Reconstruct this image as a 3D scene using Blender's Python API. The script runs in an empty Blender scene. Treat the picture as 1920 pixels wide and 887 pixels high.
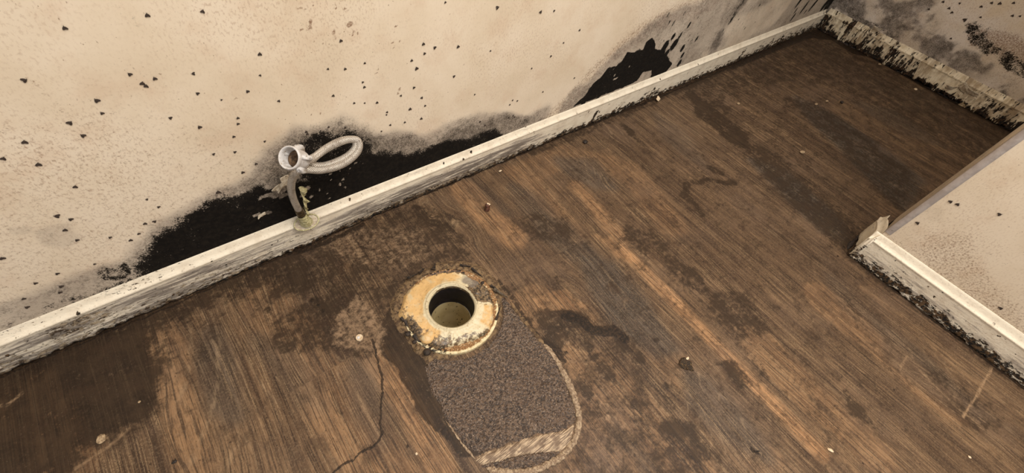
import bpy, bmesh, math, random
import numpy as np
from mathutils import Vector, Matrix
random.seed(7)
rng = np.random.default_rng(11)
sc = bpy.context.scene

# ------------------------------------------------------------------ camera
IW, IH = 1920, 887
FPX = 795.476
H = 0.75                                   # camera height above the floor
A_, B_, C_ = -0.48200222, 0.47913413, 0.49180912
Rx = np.array([[1, 0, 0], [0, math.cos(A_), -math.sin(A_)], [0, math.sin(A_), math.cos(A_)]])
Ry = np.array([[math.cos(B_), 0, math.sin(B_)], [0, 1, 0], [-math.sin(B_), 0, math.cos(B_)]])
Rz = np.array([[math.cos(C_), -math.sin(C_), 0], [math.sin(C_), math.cos(C_), 0], [0, 0, 1]])
R = Rz @ Ry @ Rx                           # world axes in camera space
cd = bpy.data.cameras.new('camera')
cam = bpy.data.objects.new('camera', cd)
sc.collection.objects.link(cam)
cd.sensor_width = 36; cd.lens = FPX / IW * 36; cd.clip_start = 0.01
M = Matrix([[*R.T[i], 0] for i in range(3)] + [[0, 0, 0, 1]])
M[2][3] = H
cam.matrix_world = M
sc.camera = cam

# ------------------------------------------------------------------ world, light, exposure
w = bpy.data.worlds.new('room_light'); sc.world = w; w.use_nodes = True
bg = w.node_tree.nodes['Background']
bg.inputs[0].default_value = (1.0, 0.96, 0.92, 1); bg.inputs[1].default_value = 0.72
ld = bpy.data.lights.new('ceiling_lamp', 'AREA'); ld.shape = 'DISK'; ld.size = 0.95
ld.energy = 36; ld.color = (1.0, 0.95, 0.885)
lo = bpy.data.objects.new('ceiling_lamp', ld); sc.collection.objects.link(lo)
lo.location = (0.60, -0.36, 1.90)
lo.rotation_euler = (Vector((0.45, 0.35, 0.1)) - Vector(lo.location)).to_track_quat('-Z', 'Y').to_euler()
vs = sc.view_settings
vs.view_transform = 'Standard'; vs.look = 'None'; vs.gamma = 1; vs.exposure = 0.0; vs.use_curve_mapping = False

# ------------------------------------------------------------------ pixel -> place
YF, YW = 0.596, 0.606       # face of the left skirting / face of the left wall
XF, XC = 1.1355, 1.1455     # partition skirting / partition wall
XBF, XB = 2.355, 2.366      # back skirting / back wall
def ray(u, v): return R.T @ np.array([u - 960, -(v - 443.5), -FPX])
def FL(u, v, z=0.0): r = ray(u, v); return r * ((z - H) / r[2]) + np.array([0, 0, H])
def PY(u, v, y=YW): r = ray(u, v); return r * (y / r[1]) + np.array([0, 0, H])
def PX(u, v, x=XC): r = ray(u, v); return r * (x / r[0]) + np.array([0, 0, H])
def fl2(p): q = FL(*p); return (q[0], q[1])
def wa2(p): q = PY(*p); return (q[0], q[2])
def wb2(p): q = PX(*p, XB); return (q[1], q[2])
def wc2(p): q = PX(*p, XC); return (q[1], q[2])

# ------------------------------------------------------------------ noise and masks
def _h(ix, iy, s):
    n = (ix.astype(np.int64) * 374761393 + iy.astype(np.int64) * 668265263 + s * 1442695041) & 0x7fffffff
    n = ((n ^ (n >> 13)) * 1274126177) & 0x7fffffff
    return ((n ^ (n >> 16)) & 0xffff) / 65535.0
def vn(x, y, s=0):
    x = np.asarray(x, float); y = np.asarray(y, float)
    ix = np.floor(x); iy = np.floor(y); fx = x - ix; fy = y - iy
    fx = fx * fx * (3 - 2 * fx); fy = fy * fy * (3 - 2 * fy)
    a = _h(ix, iy, s); b = _h(ix + 1, iy, s); c = _h(ix, iy + 1, s); d = _h(ix + 1, iy + 1, s)
    return (a * (1 - fx) + b * fx) * (1 - fy) + (c * (1 - fx) + d * fx) * fy
def fbm(x, y, s=0, o=4, g=0.5):
    t = 0; a = 1; n = 0
    for k in range(o):
        t = t + a * vn(x * 2 ** k, y * 2 ** k, s + k * 17); n += a; a *= g
    return t / n
def ss(e0, e1, x):
    t = np.clip((x - e0) / (e1 - e0), 0, 1); return t * t * (3 - 2 * t)
def sdist(X, Y, pts, closed=True):
    """distance to a polyline; negative inside when closed"""
    P = np.array(pts, float); n = len(P)
    d = np.full(X.shape, 1e9); ins = np.zeros(X.shape, bool)
    for i in range(n if closed else n - 1):
        a = P[i]; b = P[(i + 1) % n]; e = b - a; L = max(e @ e, 1e-12)
        t = np.clip(((X - a[0]) * e[0] + (Y - a[1]) * e[1]) / L, 0, 1)
        d = np.minimum(d, np.hypot(X - a[0] - t * e[0], Y - a[1] - t * e[1]))
        if closed and abs(e[1]) > 1e-12:
            c = ((a[1] > Y) != (b[1] > Y)) & (X < e[0] * (Y - a[1]) / e[1] + a[0]); ins ^= c
    return np.where(ins, -d, d) if closed else d
class Mask:
    """painted weights on a plane; coordinates come from what the place looks like, edges are ragged by noise"""
    def __init__(s, X, Y, conv, warp=0.006, wf=28, seed=3):
        s.X, s.Y, s.conv = X, Y, conv
        s.XW = X + (fbm(X * wf, Y * wf, seed) - .5) * 2 * warp
        s.YW = Y + (fbm(X * wf, Y * wf, seed + 50) - .5) * 2 * warp
        s.a = np.zeros(X.shape)
    def put(s, v, mode):
        s.a = np.maximum(s.a, v) if mode == 'max' else (s.a * (1 - v) if mode == 'cut' else s.a + v)
    def sub(s, pts, pad):
        P = np.array(pts); m = (s.X > P[:, 0].min() - pad) & (s.X < P[:, 0].max() + pad) & (s.Y > P[:, 1].min() - pad) & (s.Y < P[:, 1].max() + pad)
        return m
    def poly(s, px, soft=.01, amp=1, mode='max', inner=0.0):
        pts = [s.conv(p) for p in px]; m = s.sub(pts, soft + .03)
        v = np.zeros(s.X.shape); v[m] = amp * (1 - ss(-inner, soft, sdist(s.XW[m], s.YW[m], pts))); s.put(v, mode); return s
    def line(s, px, wd=.004, soft=.004, amp=1, mode='max', warp=True):
        pts = [s.conv(p) for p in px]; m = s.sub(pts, wd + soft + .03)
        X, Y = (s.XW, s.YW) if warp else (s.X, s.Y)
        v = np.zeros(s.X.shape); v[m] = amp * (1 - ss(wd, wd + soft, sdist(X[m], Y[m], pts, False))); s.put(v, mode); return s
    def dot(s, p, r, amp=1, asp=1.0, ang=0.0, mode='max', warp=True):
        c = s.conv(p); m = s.sub([c], r * max(asp, 1) * 1.6 + .02)
        X, Y = (s.XW, s.YW) if warp else (s.X, s.Y)
        dx = X[m] - c[0]; dy = Y[m] - c[1]; ca, sa = math.cos(ang), math.sin(ang)
        q = np.hypot((dx * ca + dy * sa) / (r * asp), (-dx * sa + dy * ca) / r)
        v = np.zeros(s.X.shape); v[m] = amp * (1 - ss(.55, 1.25, q)); s.put(v, mode); return s

# ------------------------------------------------------------------ mesh building
def link(name, me, mat=None, parent=None, kind=None, label=None, cat=None, group=None, smooth=True):
    o = bpy.data.objects.new(name, me); sc.collection.objects.link(o)
    if mat is not None and not me.materials: me.materials.append(mat)
    if parent is not None: o.parent = parent
    if kind: o['kind'] = kind
    if label: o['label'] = label
    if cat: o['category'] = cat
    if group: o['group'] = group
    if smooth: me.polygons.foreach_set('use_smooth', [True] * len(me.polygons))
    me.update()
    return o
def mesh_np(name, V, F, attrs=None, uv=None):
    """V (n,3), F (m,4) quads"""
    me = bpy.data.meshes.new(name)
    me.vertices.add(len(V)); me.vertices.foreach_set('co', np.ascontiguousarray(V, np.float32).ravel())
    nf = len(F); k = F.shape[1]
    me.loops.add(nf * k); me.loops.foreach_set('vertex_index', F.astype(np.int32).ravel())
    me.polygons.add(nf); me.polygons.foreach_set('loop_start', np.arange(0, nf * k, k, dtype=np.int32))
    me.update(calc_edges=True)
    if attrs:
        for an, cols in attrs.items():
            a = me.color_attributes.new(an, 'FLOAT_COLOR', 'POINT')
            c = np.ones((len(V), 4), np.float32)
            for i, cc in enumerate(cols): c[:, i] = np.clip(np.asarray(cc).ravel(), 0, 1)
            a.data.foreach_set('color', c.ravel())
    if uv is not None:
        l = me.uv_layers.new(name='UVMap'); l.data.foreach_set('uv', uv[F.ravel()].astype(np.float32).ravel())
    me.validate(); return me
def gridF(n, m, wrapm=False, keep=None, flip=False):
    i, j = np.meshgrid(np.arange(n - 1), np.arange(m if wrapm else m - 1), indexing='ij')
    j2 = (j + 1) % m
    F = np.stack([i * m + j, (i + 1) * m + j, (i + 1) * m + j2, i * m + j2], -1)
    if keep is not None: F = F[keep]
    F = F.reshape(-1, 4)
    return F[:, ::-1] if flip else F
def axis(*segs):
    out = []
    for a, b, st in segs:
        out.append(np.linspace(a, b, max(2, int(round((b - a) / st)) + 1))[:-1])
    out.append([segs[-1][1]]); return np.concatenate(out)
def empty(name, loc, label, cat, group=None):
    o = bpy.data.objects.new(name, None); sc.collection.objects.link(o)
    o.location = loc; o.empty_display_size = .02; o['label'] = label; o['category'] = cat
    if group: o['group'] = group
    return o
def catmull(P, n):
    P = np.array(P, float); Q = np.vstack([2 * P[0] - P[1], P, 2 * P[-1] - P[-2]]); out = []
    for i in range(1, len(Q) - 2):
        for t in np.linspace(0, 1, n, endpoint=False):
            a, b, c, d = Q[i - 1], Q[i], Q[i + 1], Q[i + 2]
            out.append(.5 * (2 * b + (c - a) * t + (2 * a - 5 * b + 4 * c - d) * t * t + (3 * b - a - 3 * c + d) * t ** 3))
    out.append(P[-1]); return np.array(out)
def tube_np(path, rad, seg=16, cap=True):
    path = np.array(path); n = len(path); rad = np.broadcast_to(np.asarray(rad, float), (n,))
    T = np.gradient(path, axis=0); T /= np.linalg.norm(T, axis=1)[:, None]
    u = np.cross(T[0], [0, 0, 1]); u = u if np.linalg.norm(u) > 1e-3 else np.cross(T[0], [1, 0, 0]); u /= np.linalg.norm(u)
    V = []; uv = []; L = np.concatenate([[0], np.cumsum(np.linalg.norm(np.diff(path, axis=0), axis=1))])
    for i in range(n):
        u = u - T[i] * (u @ T[i]); u /= np.linalg.norm(u); b = np.cross(T[i], u)
        for k in range(seg + 1):
            a = 2 * math.pi * k / seg
            V.append(path[i] + rad[i] * (math.cos(a) * u + math.sin(a) * b)); uv.append((k / seg, L[i]))
    F = gridF(n, seg + 1)
    return np.array(V), F, np.array(uv)
def bm_obj(name, bm, mat, parent=None, smooth=True, **k):
    bmesh.ops.recalc_face_normals(bm, faces=bm.faces)
    me = bpy.data.meshes.new(name); bm.to_mesh(me); bm.free()
    return link(name, me, mat, parent, smooth=smooth, **k)
def lathe(bm, prof, seg=40, mat=None):
    """prof: (r, z) list around z"""
    rings = []
    for r, z in prof:
        rings.append([bm.verts.new((r * math.cos(2 * math.pi * k / seg), r * math.sin(2 * math.pi * k / seg), z)) for k in range(seg)])
    for a, b in zip(rings, rings[1:]):
        for k in range(seg): bm.faces.new((a[k], a[(k + 1) % seg], b[(k + 1) % seg], b[k]))
    return rings
def lump(name, mat, size, seed, rough=.25, sub=3, parent=None, flat=True, **k):
    bm = bmesh.new(); bmesh.ops.create_icosphere(bm, subdivisions=sub, radius=1)
    for v in bm.verts:
        c = v.co
        n = float(fbm(np.array(c.x * 1.7 + c.z + seed * 3.1), np.array(c.y * 1.7 - c.z * .7 + seed), seed, 3))
        v.co = c * (1 + (n - .5) * 2 * rough)
        v.co = Vector((v.co.x * size[0], v.co.y * size[1], (v.co.z + (.9 if flat else 0)) * size[2]))
        if flat and v.co.z < 0: v.co.z = 0
    return bm_obj(name, bm, mat, parent, **k)

# ------------------------------------------------------------------ node helper
class N:
    def __init__(s, name, rough=.7, spec=.35):
        s.m = bpy.data.materials.new(name); s.m.use_nodes = True; s.t = s.m.node_tree
        s.b = s.t.nodes['Principled BSDF']; s.b.inputs['Roughness'].default_value = rough
        s.b.inputs['Specular IOR Level'].default_value = spec
        s.tc = s.t.nodes.new('ShaderNodeTexCoord')
    def n(s, ty, **k):
        x = s.t.nodes.new(ty)
        for a, b in k.items(): setattr(x, a, b)
        return x
    def l(s, a, b): s.t.links.new(a, b)
    def sock(s, node, i, v):
        if hasattr(v, 'is_linked') or hasattr(v, 'links'): s.l(v, node.inputs[i])
        else: node.inputs[i].default_value = v
    def obj(s, sc_=(1, 1, 1), rot=(0, 0, 0), loc=(0, 0, 0), src='Object'):
        m = s.n('ShaderNodeMapping'); s.l(s.tc.outputs[src], m.inputs[0])
        m.inputs['Scale'].default_value = sc_; m.inputs['Rotation'].default_value = rot; m.inputs['Location'].default_value = loc
        return m.outputs[0]
    def noise(s, vec, scale=1, detail=3, rough=.55, dist=0):
        x = s.n('ShaderNodeTexNoise'); s.l(vec, x.inputs['Vector'])
        x.inputs['Scale'].default_value = scale; x.inputs['Detail'].default_value = detail
        x.inputs['Roughness'].default_value = rough; x.inputs['Distortion'].default_value = dist
        return x.outputs[0]
    def vor(s, vec, scale=1, out=0, rnd=1):
        x = s.n('ShaderNodeTexVoronoi'); s.l(vec, x.inputs['Vector']); x.inputs['Scale'].default_value = scale
        x.inputs['Randomness'].default_value = rnd
        return x.outputs[out]
    def math(s, op, a, b=0.0, c=0.0, clamp=False):
        x = s.n('ShaderNodeMath', operation=op); x.use_clamp = clamp
        s.sock(x, 0, a); s.sock(x, 1, b); s.sock(x, 2, c); return x.outputs[0]
    def mul(s, a, b): return s.math('MULTIPLY', a, b)
    def add(s, a, b): return s.math('ADD', a, b)
    def step(s, v, e0, e1, lo=0.0, hi=1.0):
        x = s.n('ShaderNodeMapRange', interpolation_type='SMOOTHSTEP'); s.l(v, x.inputs[0])
        x.inputs[1].default_value = e0; x.inputs[2].default_value = e1; x.inputs[3].default_value = lo; x.inputs[4].default_value = hi
        return x.outputs[0]
    def mix(s, f, a, b, mode='MIX'):
        x = s.n('ShaderNodeMix', data_type='RGBA', blend_type=mode); x.clamp_factor = True
        s.sock(x, 0, f)
        for i, v in ((6, a), (7, b)):
            if isinstance(v, tuple): x.inputs[i].default_value = (*v, 1)
            else: s.l(v, x.inputs[i])
        return x.outputs[2]
    def attr(s, name):
        a = s.n('ShaderNodeAttribute', attribute_name=name); x = s.n('ShaderNodeSeparateColor'); s.l(a.outputs[0], x.inputs[0])
        return x.outputs
    def ramp(s, v, stops, interp='LINEAR'):
        x = s.n('ShaderNodeValToRGB'); s.l(v, x.inputs[0]); e = x.color_ramp.elements; x.color_ramp.interpolation = interp
        while len(e) < len(stops): e.new(.5)
        for q, (p, c) in zip(e, stops): q.position = p; q.color = (*c, 1)
        return x.outputs[0]
    def fin(s, col, bump=None, strength=.4, dist=.002, rough=None):
        if isinstance(col, tuple): s.b.inputs['Base Color'].default_value = (*col, 1)
        else: s.l(col, s.b.inputs['Base Color'])
        if bump is not None:
            x = s.n('ShaderNodeBump'); x.inputs['Strength'].default_value = strength; x.inputs['Distance'].default_value = dist
            s.l(bump, x.inputs['Height']); s.l(x.outputs[0], s.b.inputs['Normal'])
        if rough is not None: s.l(rough, s.b.inputs['Roughness'])
        return s.m
def lin(r, g, b):
    f = lambda c: (c / 255 / 12.92) if c <= 10 else ((c / 255 + .055) / 1.055) ** 2.4
    return (f(r), f(g), f(b))

# ------------------------------------------------------------------ materials
def wall_mat(name, axis_h, cream=lin(229, 213, 190)):
    """axis_h: 0 when the wall runs along x, 1 along y. attribute m1 = (black mould and gap dark, grey haze and end-face shade, brown)"""
    m = N(name, .66, .16)
    k = (1, 1, 1)
    P = m.obj(k)
    r, g, b = m.attr('m1')[:3]
    big = m.noise(P, 7, 4, .6)
    c = m.mix(m.step(big, .35, .7), cream, lin(219, 201, 175))
    c = m.mix(m.mul(m.step(m.noise(m.obj((1, 1, 1), loc=(3, 1, 7)), 16, 5, .65), .5, .72), .35), c, lin(206, 178, 150))
    # fine rusty streak speckle
    sp = (150, 150, 90) 
    f1 = m.noise(m.obj(sp), 2.2, 3, .6)
    dens = m.step(m.noise(m.obj(loc=(9, 2, 0)), 4, 3, .6), .35, .7)
    f1 = m.mul(m.step(f1, .50, .66), m.add(m.mul(dens, .42), .06))
    c = m.mix(f1, c, lin(150, 112, 86))
    f2 = m.mul(m.step(m.noise(m.obj((150, 150, 110), loc=(4, 4, 4)), 2.0, 2, .5), .70, .78), .6)
    c = m.mix(f2, c, lin(118, 88, 66))
    # brown staining
    nb = m.noise(P, 260, 4, .7)
    fb = m.step(m.add(b, m.mul(m.math('SUBTRACT', nb, .5), 2.6)), .35, 1.15)
    c = m.mix(m.mul(fb, .85), c, lin(126, 92, 68))
    # grey mould haze, and the shade painted on the partition end
    c = m.mix(m.mul(m.step(m.add(g, m.mul(m.math('SUBTRACT', big, .5), .9)), .05, .8), .62), c, lin(146, 134, 124))
    ng = m.noise(m.obj((1, 1, 1), loc=(1, 5, 2)), 60, 5, .7)
    ng2 = m.noise(m.obj((1, 1, 1), loc=(1, 5, 2)), 14, 3, .6)
    fg = m.step(m.add(g, m.add(m.mul(m.math('SUBTRACT', m.noise(P, 420, 3, .7), .5), 2.0), m.add(m.mul(m.math('SUBTRACT', ng, .5), 1.2), m.mul(m.math('SUBTRACT', ng2, .5), 1.1)))), .35, 1.45)
    c = m.mix(m.mul(fg, .88), c, lin(60, 52, 44))
    # black mould, and the painted dark of gaps behind the skirting
    nk = m.noise(P, 130, 6, .72)
    nk2 = m.noise(m.obj(loc=(2, 2, 2)), 32, 4, .6)
    fk = m.step(m.add(r, m.add(m.mul(m.math('SUBTRACT', m.noise(P, 480, 3, .7), .5), 1.3), m.add(m.mul(m.math('SUBTRACT', nk, .5), 1.3), m.mul(m.math('SUBTRACT', nk2, .5), .9)))), .40, .72)
    c = m.mix(fk, c, m.mix(m.step(nk, .4, .7), lin(15, 12, 9), lin(33, 28, 22)))
    bump = m.add(m.mul(m.noise(P, 320, 3, .6), .35), m.add(m.mul(big, .3), m.mul(fk, m.mul(nk, .8))))
    ro = m.math('MULTIPLY_ADD', fk, .3, .58)
    return m.fin(c, bump, .35, .0012, ro)
M_wall = wall_mat('painted_wall', 0)
M_wallb = wall_mat('painted_wall_back', 1, lin(224, 212, 198))

def board_mat(name, along):
    """attribute m1 = (rot black/brown, grey streak, flaked)"""
    m = N(name, .5, .4)
    P = m.obj()
    st = (14, 90, 170) if along == 0 else (90, 14, 170)
    S = m.obj(st)
    r, g, b = m.attr('m1')[:3]
    c = m.mix(m.step(m.noise(P, 30, 4, .6), .4, .75), lin(232, 220, 198), lin(214, 199, 176))
    c = m.mix(m.mul(m.step(m.noise(P, 240, 3, .6), .6, .74), .5), c, lin(150, 126, 98))
    # grey weathered streaks along the length
    ns = m.noise(S, 1, 5, .65)
    fg = m.step(m.add(g, m.mul(m.math('SUBTRACT', ns, .5), 2.6)), .3, .95)
    c = m.mix(m.mul(fg, .75), c, lin(178, 166, 155))
    fd = m.mul(m.step(m.add(m.mul(g, .35), ns), .66, .84), g)
    c = m.mix(m.mul(fd, .8), c, lin(70, 60, 52))
    # flaking paint: chips of cream over brown
    ch = m.noise(m.obj((34, 34, 90)), 2.6, 6, .75)
    fl_ = m.step(m.add(b, m.mul(m.math('SUBTRACT', ch, .5), 3.6)), .66, .76)
    under = m.mix(m.step(m.noise(P, 120, 4, .65), .40, .60), lin(70, 56, 44), lin(176, 158, 132))
    c = m.mix(fl_, c, under)
    fk = m.mul(m.step(m.noise(m.obj((70, 70, 150) if along == 0 else (70, 70, 150)), 2.2, 4, .7), .60, .66), m.step(m.add(g, b), .2, .8))
    c = m.mix(m.mul(fk, .85), c, lin(46, 38, 30))
    # rot
    nr = m.noise(m.obj((36, 36, 70)), 1.6, 6, .72)
    fr = m.step(m.add(r, m.mul(m.math('SUBTRACT', nr, .5), 3.4)), .5, .68)
    dk = m.mix(m.step(m.noise(P, 150, 4, .6), .42, .66), lin(24, 18, 11), lin(100, 76, 50))
    c = m.mix(fr, c, dk)
    bump = m.add(m.mul(m.noise(P, 200, 4, .6), .4), m.add(m.mul(fl_, -.8), m.add(m.mul(fr, m.mul(nr, -1.4)), m.mul(ns, m.mul(g, .9)))))
    return m.fin(c, bump, .7, .003, m.math('MULTIPLY_ADD', fr, .35, .5))
M_board = board_mat('skirting_paint', 0)
M_boardy = board_mat('skirting_paint_side', 1)
def back_board():
    m = N('rotted_skirting', .75, .3); P = m.obj(); r, g, b = m.attr('m1')[:3]
    c = m.mix(m.step(m.noise(P, 40, 4, .6), .4, .7), lin(240, 226, 198), lin(214, 196, 164))
    br = m.noise(m.obj((1, 34, 9)), 1, 4, .65)
    c = m.mix(m.mul(m.step(m.add(m.mul(g, .5), br), .64, .92), .7), c, lin(126, 98, 66))
    st = m.noise(m.obj((60, 130, 34)), 1, 5, .72)
    blot = m.noise(m.obj((20, 24, 22)), 1, 4, .65)
    f = m.step(m.add(r, m.add(m.mul(m.math('SUBTRACT', st, .5), 3.4), m.mul(m.math('SUBTRACT', blot, .5), 3.0))), .46, .66)
    c = m.mix(f, c, m.mix(m.step(m.noise(P, 150, 4, .6), .42, .66), lin(18, 13, 8), lin(70, 50, 32)))
    return m.fin(c, m.add(st, m.mul(f, -.6)), .8, .004)
M_boardb = back_board()

# vinyl planks; m1 = (dark stain and back-floor shade, orange, grey), m2 = (pale dust, crack/black dirt, plank value), m3 = (shine, cathedral, pale scratch)
def floor_mat():
    m = N('wood_look_vinyl', .55, .22)
    r1, g1, b1 = m.attr('m1')[:3]; r2, g2, b2 = m.attr('m2')[:3]; r3, g3, b3 = m.attr('m3')[:3]
    P = m.obj()
    off = m.n('ShaderNodeCombineXYZ'); m.l(m.mul(b2, 37.0), off.inputs[2])
    va = m.n('ShaderNodeVectorMath', operation='ADD'); m.l(P, va.inputs[0]); m.l(off.outputs[0], va.inputs[1])
    Q = va.outputs[0]
    def mp(sc_): 
        x = m.n('ShaderNodeMapping'); m.l(Q, x.inputs[0]); x.inputs['Scale'].default_value = sc_; return x.outputs[0]
    wn = m.noise(mp((7.5, 1.25, 1)), 1, 1.5, .45)
    wx = m.mul(m.math('SUBTRACT', wn, .5), m.math('MULTIPLY_ADD', g3, .09, .050))
    wc = m.n('ShaderNodeCombineXYZ'); m.l(wx, wc.inputs[0])
    wv = m.n('ShaderNodeVectorMath', operation='ADD'); m.l(Q, wv.inputs[0]); m.l(wc.outputs[0], wv.inputs[1]); Q = wv.outputs[0]
    g_lo = m.noise(mp((13, 1.6, 1)), 1, 3, .55)
    g_mid = m.noise(mp((110, 3.0, 1)), 1, 4, .6)
    g_hi = m.noise(mp((560, 10, 1)), 1, 3, .65)
    base = m.mix(m.step(m.add(m.mul(g_lo, .4), m.mul(g_mid, .6)), .36, .64), lin(70, 51, 36), lin(128, 101, 74))
    base = m.mix(m.mul(m.step(b2, 0, 1), .42), base, lin(58, 45, 35))
    base = m.mix(m.mul(g1, .88), base, m.mix(m.step(g_mid, .3, .7), lin(144, 106, 72), lin(196, 150, 106)))
    base = m.mix(m.mul(b1, .98), base, m.mix(m.step(g_mid, .3, .7), lin(46, 43, 40), lin(84, 78, 71)))
    base = m.mix(m.mul(m.step(m.noise(m.obj((620, 34, 1)), 1, 3, .6), .5, .38), .45), base, lin(44, 33, 24))
    # dark fine pores
    base = m.mix(m.mul(m.step(g_hi, .50, .38), .75), base, lin(42, 31, 23))
    # limed light grain lines
    tick = m.mul(m.step(m.noise(mp((430, 9, 1)), 1, 2, .5), .53, .62), m.step(m.noise(P, 420, 2, .5), .36, .52))
    zone = m.math('MULTIPLY_ADD', m.step(m.noise(mp((14, 2.2, 3)), 1, 2, .5), .36, .62), .75, .25)
    base = m.mix(m.mul(tick, m.mul(zone, .46)), base, lin(166, 138, 104))
    # cathedral contours
    cn = m.noise(mp((5.4, .95, 1)), 1, 1.0, .4, .25)
    fr = m.math('FRACT', m.mul(m.add(cn, m.mul(g_mid, .010)), 46.0))
    tri = m.math('ABSOLUTE', m.math('SUBTRACT', fr, .5))
    ln = m.step(tri, .12, .02)
    brk = m.step(m.noise(mp((160, 34, 1)), 1, 2, .6), .38, .6)
    base = m.mix(m.mul(m.mul(ln, brk), m.mul(g3, .22)), base, lin(184, 156, 122))
    base = m.mix(m.mul(m.step(m.noise(m.obj((1, .7, 1), loc=(2, 8, 1)), 38, 6, .7), .42, .66), .42), base, lin(70, 54, 42))
    base = m.mix(m.mul(m.step(m.noise(P, 300, 3, .6), .5, .64), .22), base, lin(150, 126, 100))
    # pinkish dry bloom
    bl = m.mul(m.step(m.noise(P, 5, 4, .6), .45, .75), .28)
    base = m.mix(bl, base, lin(124, 102, 84))
    # dark stains and the painted back-floor shade, with ragged edge
    n1 = m.noise(P, 26, 6, .68); n1b = m.noise(P, 120, 4, .65)
    fs = m.step(m.add(r1, m.add(m.mul(m.math('SUBTRACT', n1, .5), 2.3), m.mul(m.math('SUBTRACT', n1b, .5), 1.5))), .10, .84)
    base = m.mix(m.mul(fs, .86), base, m.mix(m.step(n1, .35, .65), lin(28, 19, 12), lin(50, 37, 25)))
    # random small blotches
    rb = m.mul(m.step(m.noise(m.obj((1, .8, 1), loc=(5, 5, 5)), 19, 6, .75), .54, .64), .5)
    base = m.mix(rb, base, lin(58, 42, 30))
    # pale dust
    n2 = m.noise(m.obj(loc=(1, 7, 1)), 95, 5, .72)
    fp = m.step(m.add(r2, m.mul(m.math('SUBTRACT', n2, .5), 2.4)), .35, 1.15)
    base = m.mix(m.mul(fp, .55), base, lin(172, 142, 112))
    spk = m.mul(m.step(m.noise(P, 330, 2, .5), .69, .75), m.math('MULTIPLY_ADD', r2, .7, .10))
    base = m.mix(spk, base, lin(196, 172, 142))
    # crusts, cracks, seams
    n3 = m.noise(P, 150, 5, .7)
    fc = m.step(m.add(g2, m.mul(m.math('SUBTRACT', n3, .5), 1.5)), .38, .66)
    base = m.mix(m.mul(fc, .9), base, m.mix(m.step(n3, .45, .65), lin(24, 17, 11), lin(60, 44, 30)))
    dd = m.mul(m.step(m.noise(P, 170, 3, .6), .64, .70), .7)
    base = m.mix(dd, base, lin(40, 28, 19))
    base = m.mix(m.mul(b3, m.step(n2, .35, .6)), base, lin(170, 140, 108))
    bump = m.add(m.mul(g_hi, .5), m.add(m.mul(tick, .25), m.add(m.mul(n1b, m.math('MULTIPLY_ADD', fs, .7, .25)), m.mul(fc, .6))))
    ro = m.math('MULTIPLY_ADD', n1, .34, .36)
    return m.fin(base, bump, .38, .0012, ro)
M_floor = floor_mat()

def simple(name, c1, c2, scale=60, rough=.6, bumps=.4, dist=.001, c3=None, t=(.4, .62), metallic=0, spec=.4):
    m = N(name, rough, spec); P = m.obj(); n = m.noise(P, scale, 5, .65)
    c = m.mix(m.step(n, *t), lin(*c1), lin(*c2))
    if c3: c = m.mix(m.step(m.noise(m.obj(loc=(3, 1, 2)), scale * 1.7, 4, .65), .56, .66), c, lin(*c3))
    m.b.inputs['Metallic'].default_value = metallic
    return m.fin(c, n, bumps, dist)
M_white = simple('white_plastic', (206, 202, 198), (186, 180, 174), 90, .42, .15, .0004, (168, 156, 140))
M_tan = simple('dirty_nut_inside', (70, 52, 36), (120, 94, 68), 180, .7, .3)
M_brass = simple('corroded_ferrule', (96, 82, 58), (60, 50, 38), 260, .45, .3, .0004, (130, 112, 70), metallic=.6)
M_yellow = simple('yellowed_paint_film', (206, 198, 156), (168, 158, 112), 220, .45, .5, .0006, (110, 100, 58))
M_dark = simple('black_rubber', (18, 15, 17), (34, 29, 31), 200, .5, .3, .0004)
M_pipe = simple('drain_pipe_plastic', (226, 208, 160), (204, 184, 134), 60, .45, .2, .0005)
M_rustlump = simple('rusty_lump', (88, 52, 36), (48, 28, 20), 320, .6, .8, .001, (168, 120, 92))
M_whitechip = simple('pale_chip', (226, 206, 176), (196, 168, 132), 300, .7, .5, .0006)
M_blackchip = simple('black_chip', (22, 17, 15), (52, 40, 32), 300, .6, .6, .0006)
M_tanchip = simple('tan_chip', (176, 152, 120), (124, 102, 76), 300, .7, .5, .0006)
M_fly = simple('dark_fly', (40, 32, 28), (78, 64, 54), 900, .8, .3, .0002)
M_peel = simple('peeled_paint', (208, 196, 174), (176, 158, 134), 140, .6, .5, .0008, (96, 78, 58))
M_grey = simple('grey_metal_sliver', (96, 86, 72), (62, 54, 44), 200, .5, .4, .0006, metallic=.3)
M_plaster = simple('flange_adhesive', (128, 104, 74), (80, 61, 43), 110, .8, .9, .003, (38, 28, 20))
M_caulk = simple('old_caulk', (176, 154, 126), (126, 104, 82), 240, .7, .8, .0015, (84, 62, 46), t=(.35, .6))

# braid
def braid():
    m = N('braided_steel', .34, .5)
    sep = m.n('ShaderNodeSeparateXYZ'); m.l(m.tc.outputs['UV'], sep.inputs[0])
    a = m.mul(sep.outputs[0], 2 * math.pi * 12); b = m.mul(sep.outputs[1], 2 * math.pi * 380)
    s1 = m.math('SINE', m.add(a, b)); s2 = m.math('SINE', m.math('SUBTRACT', a, b))
    h = m.math('MAXIMUM', s1, s2)
    c = m.mix(m.step(h, -.1, .9), lin(104, 92, 80), lin(240, 230, 216))  # strand tops painted pale for the metal's glint, gaps between them dark
    d = m.noise(m.obj(), 70, 5, .65)
    c = m.mix(m.mul(m.step(d, .5, .68), .55), c, lin(108, 88, 66))
    m.b.inputs['Metallic'].default_value = .55
    return m.fin(c, h, .6, .0008)
M_braid = braid()

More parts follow.
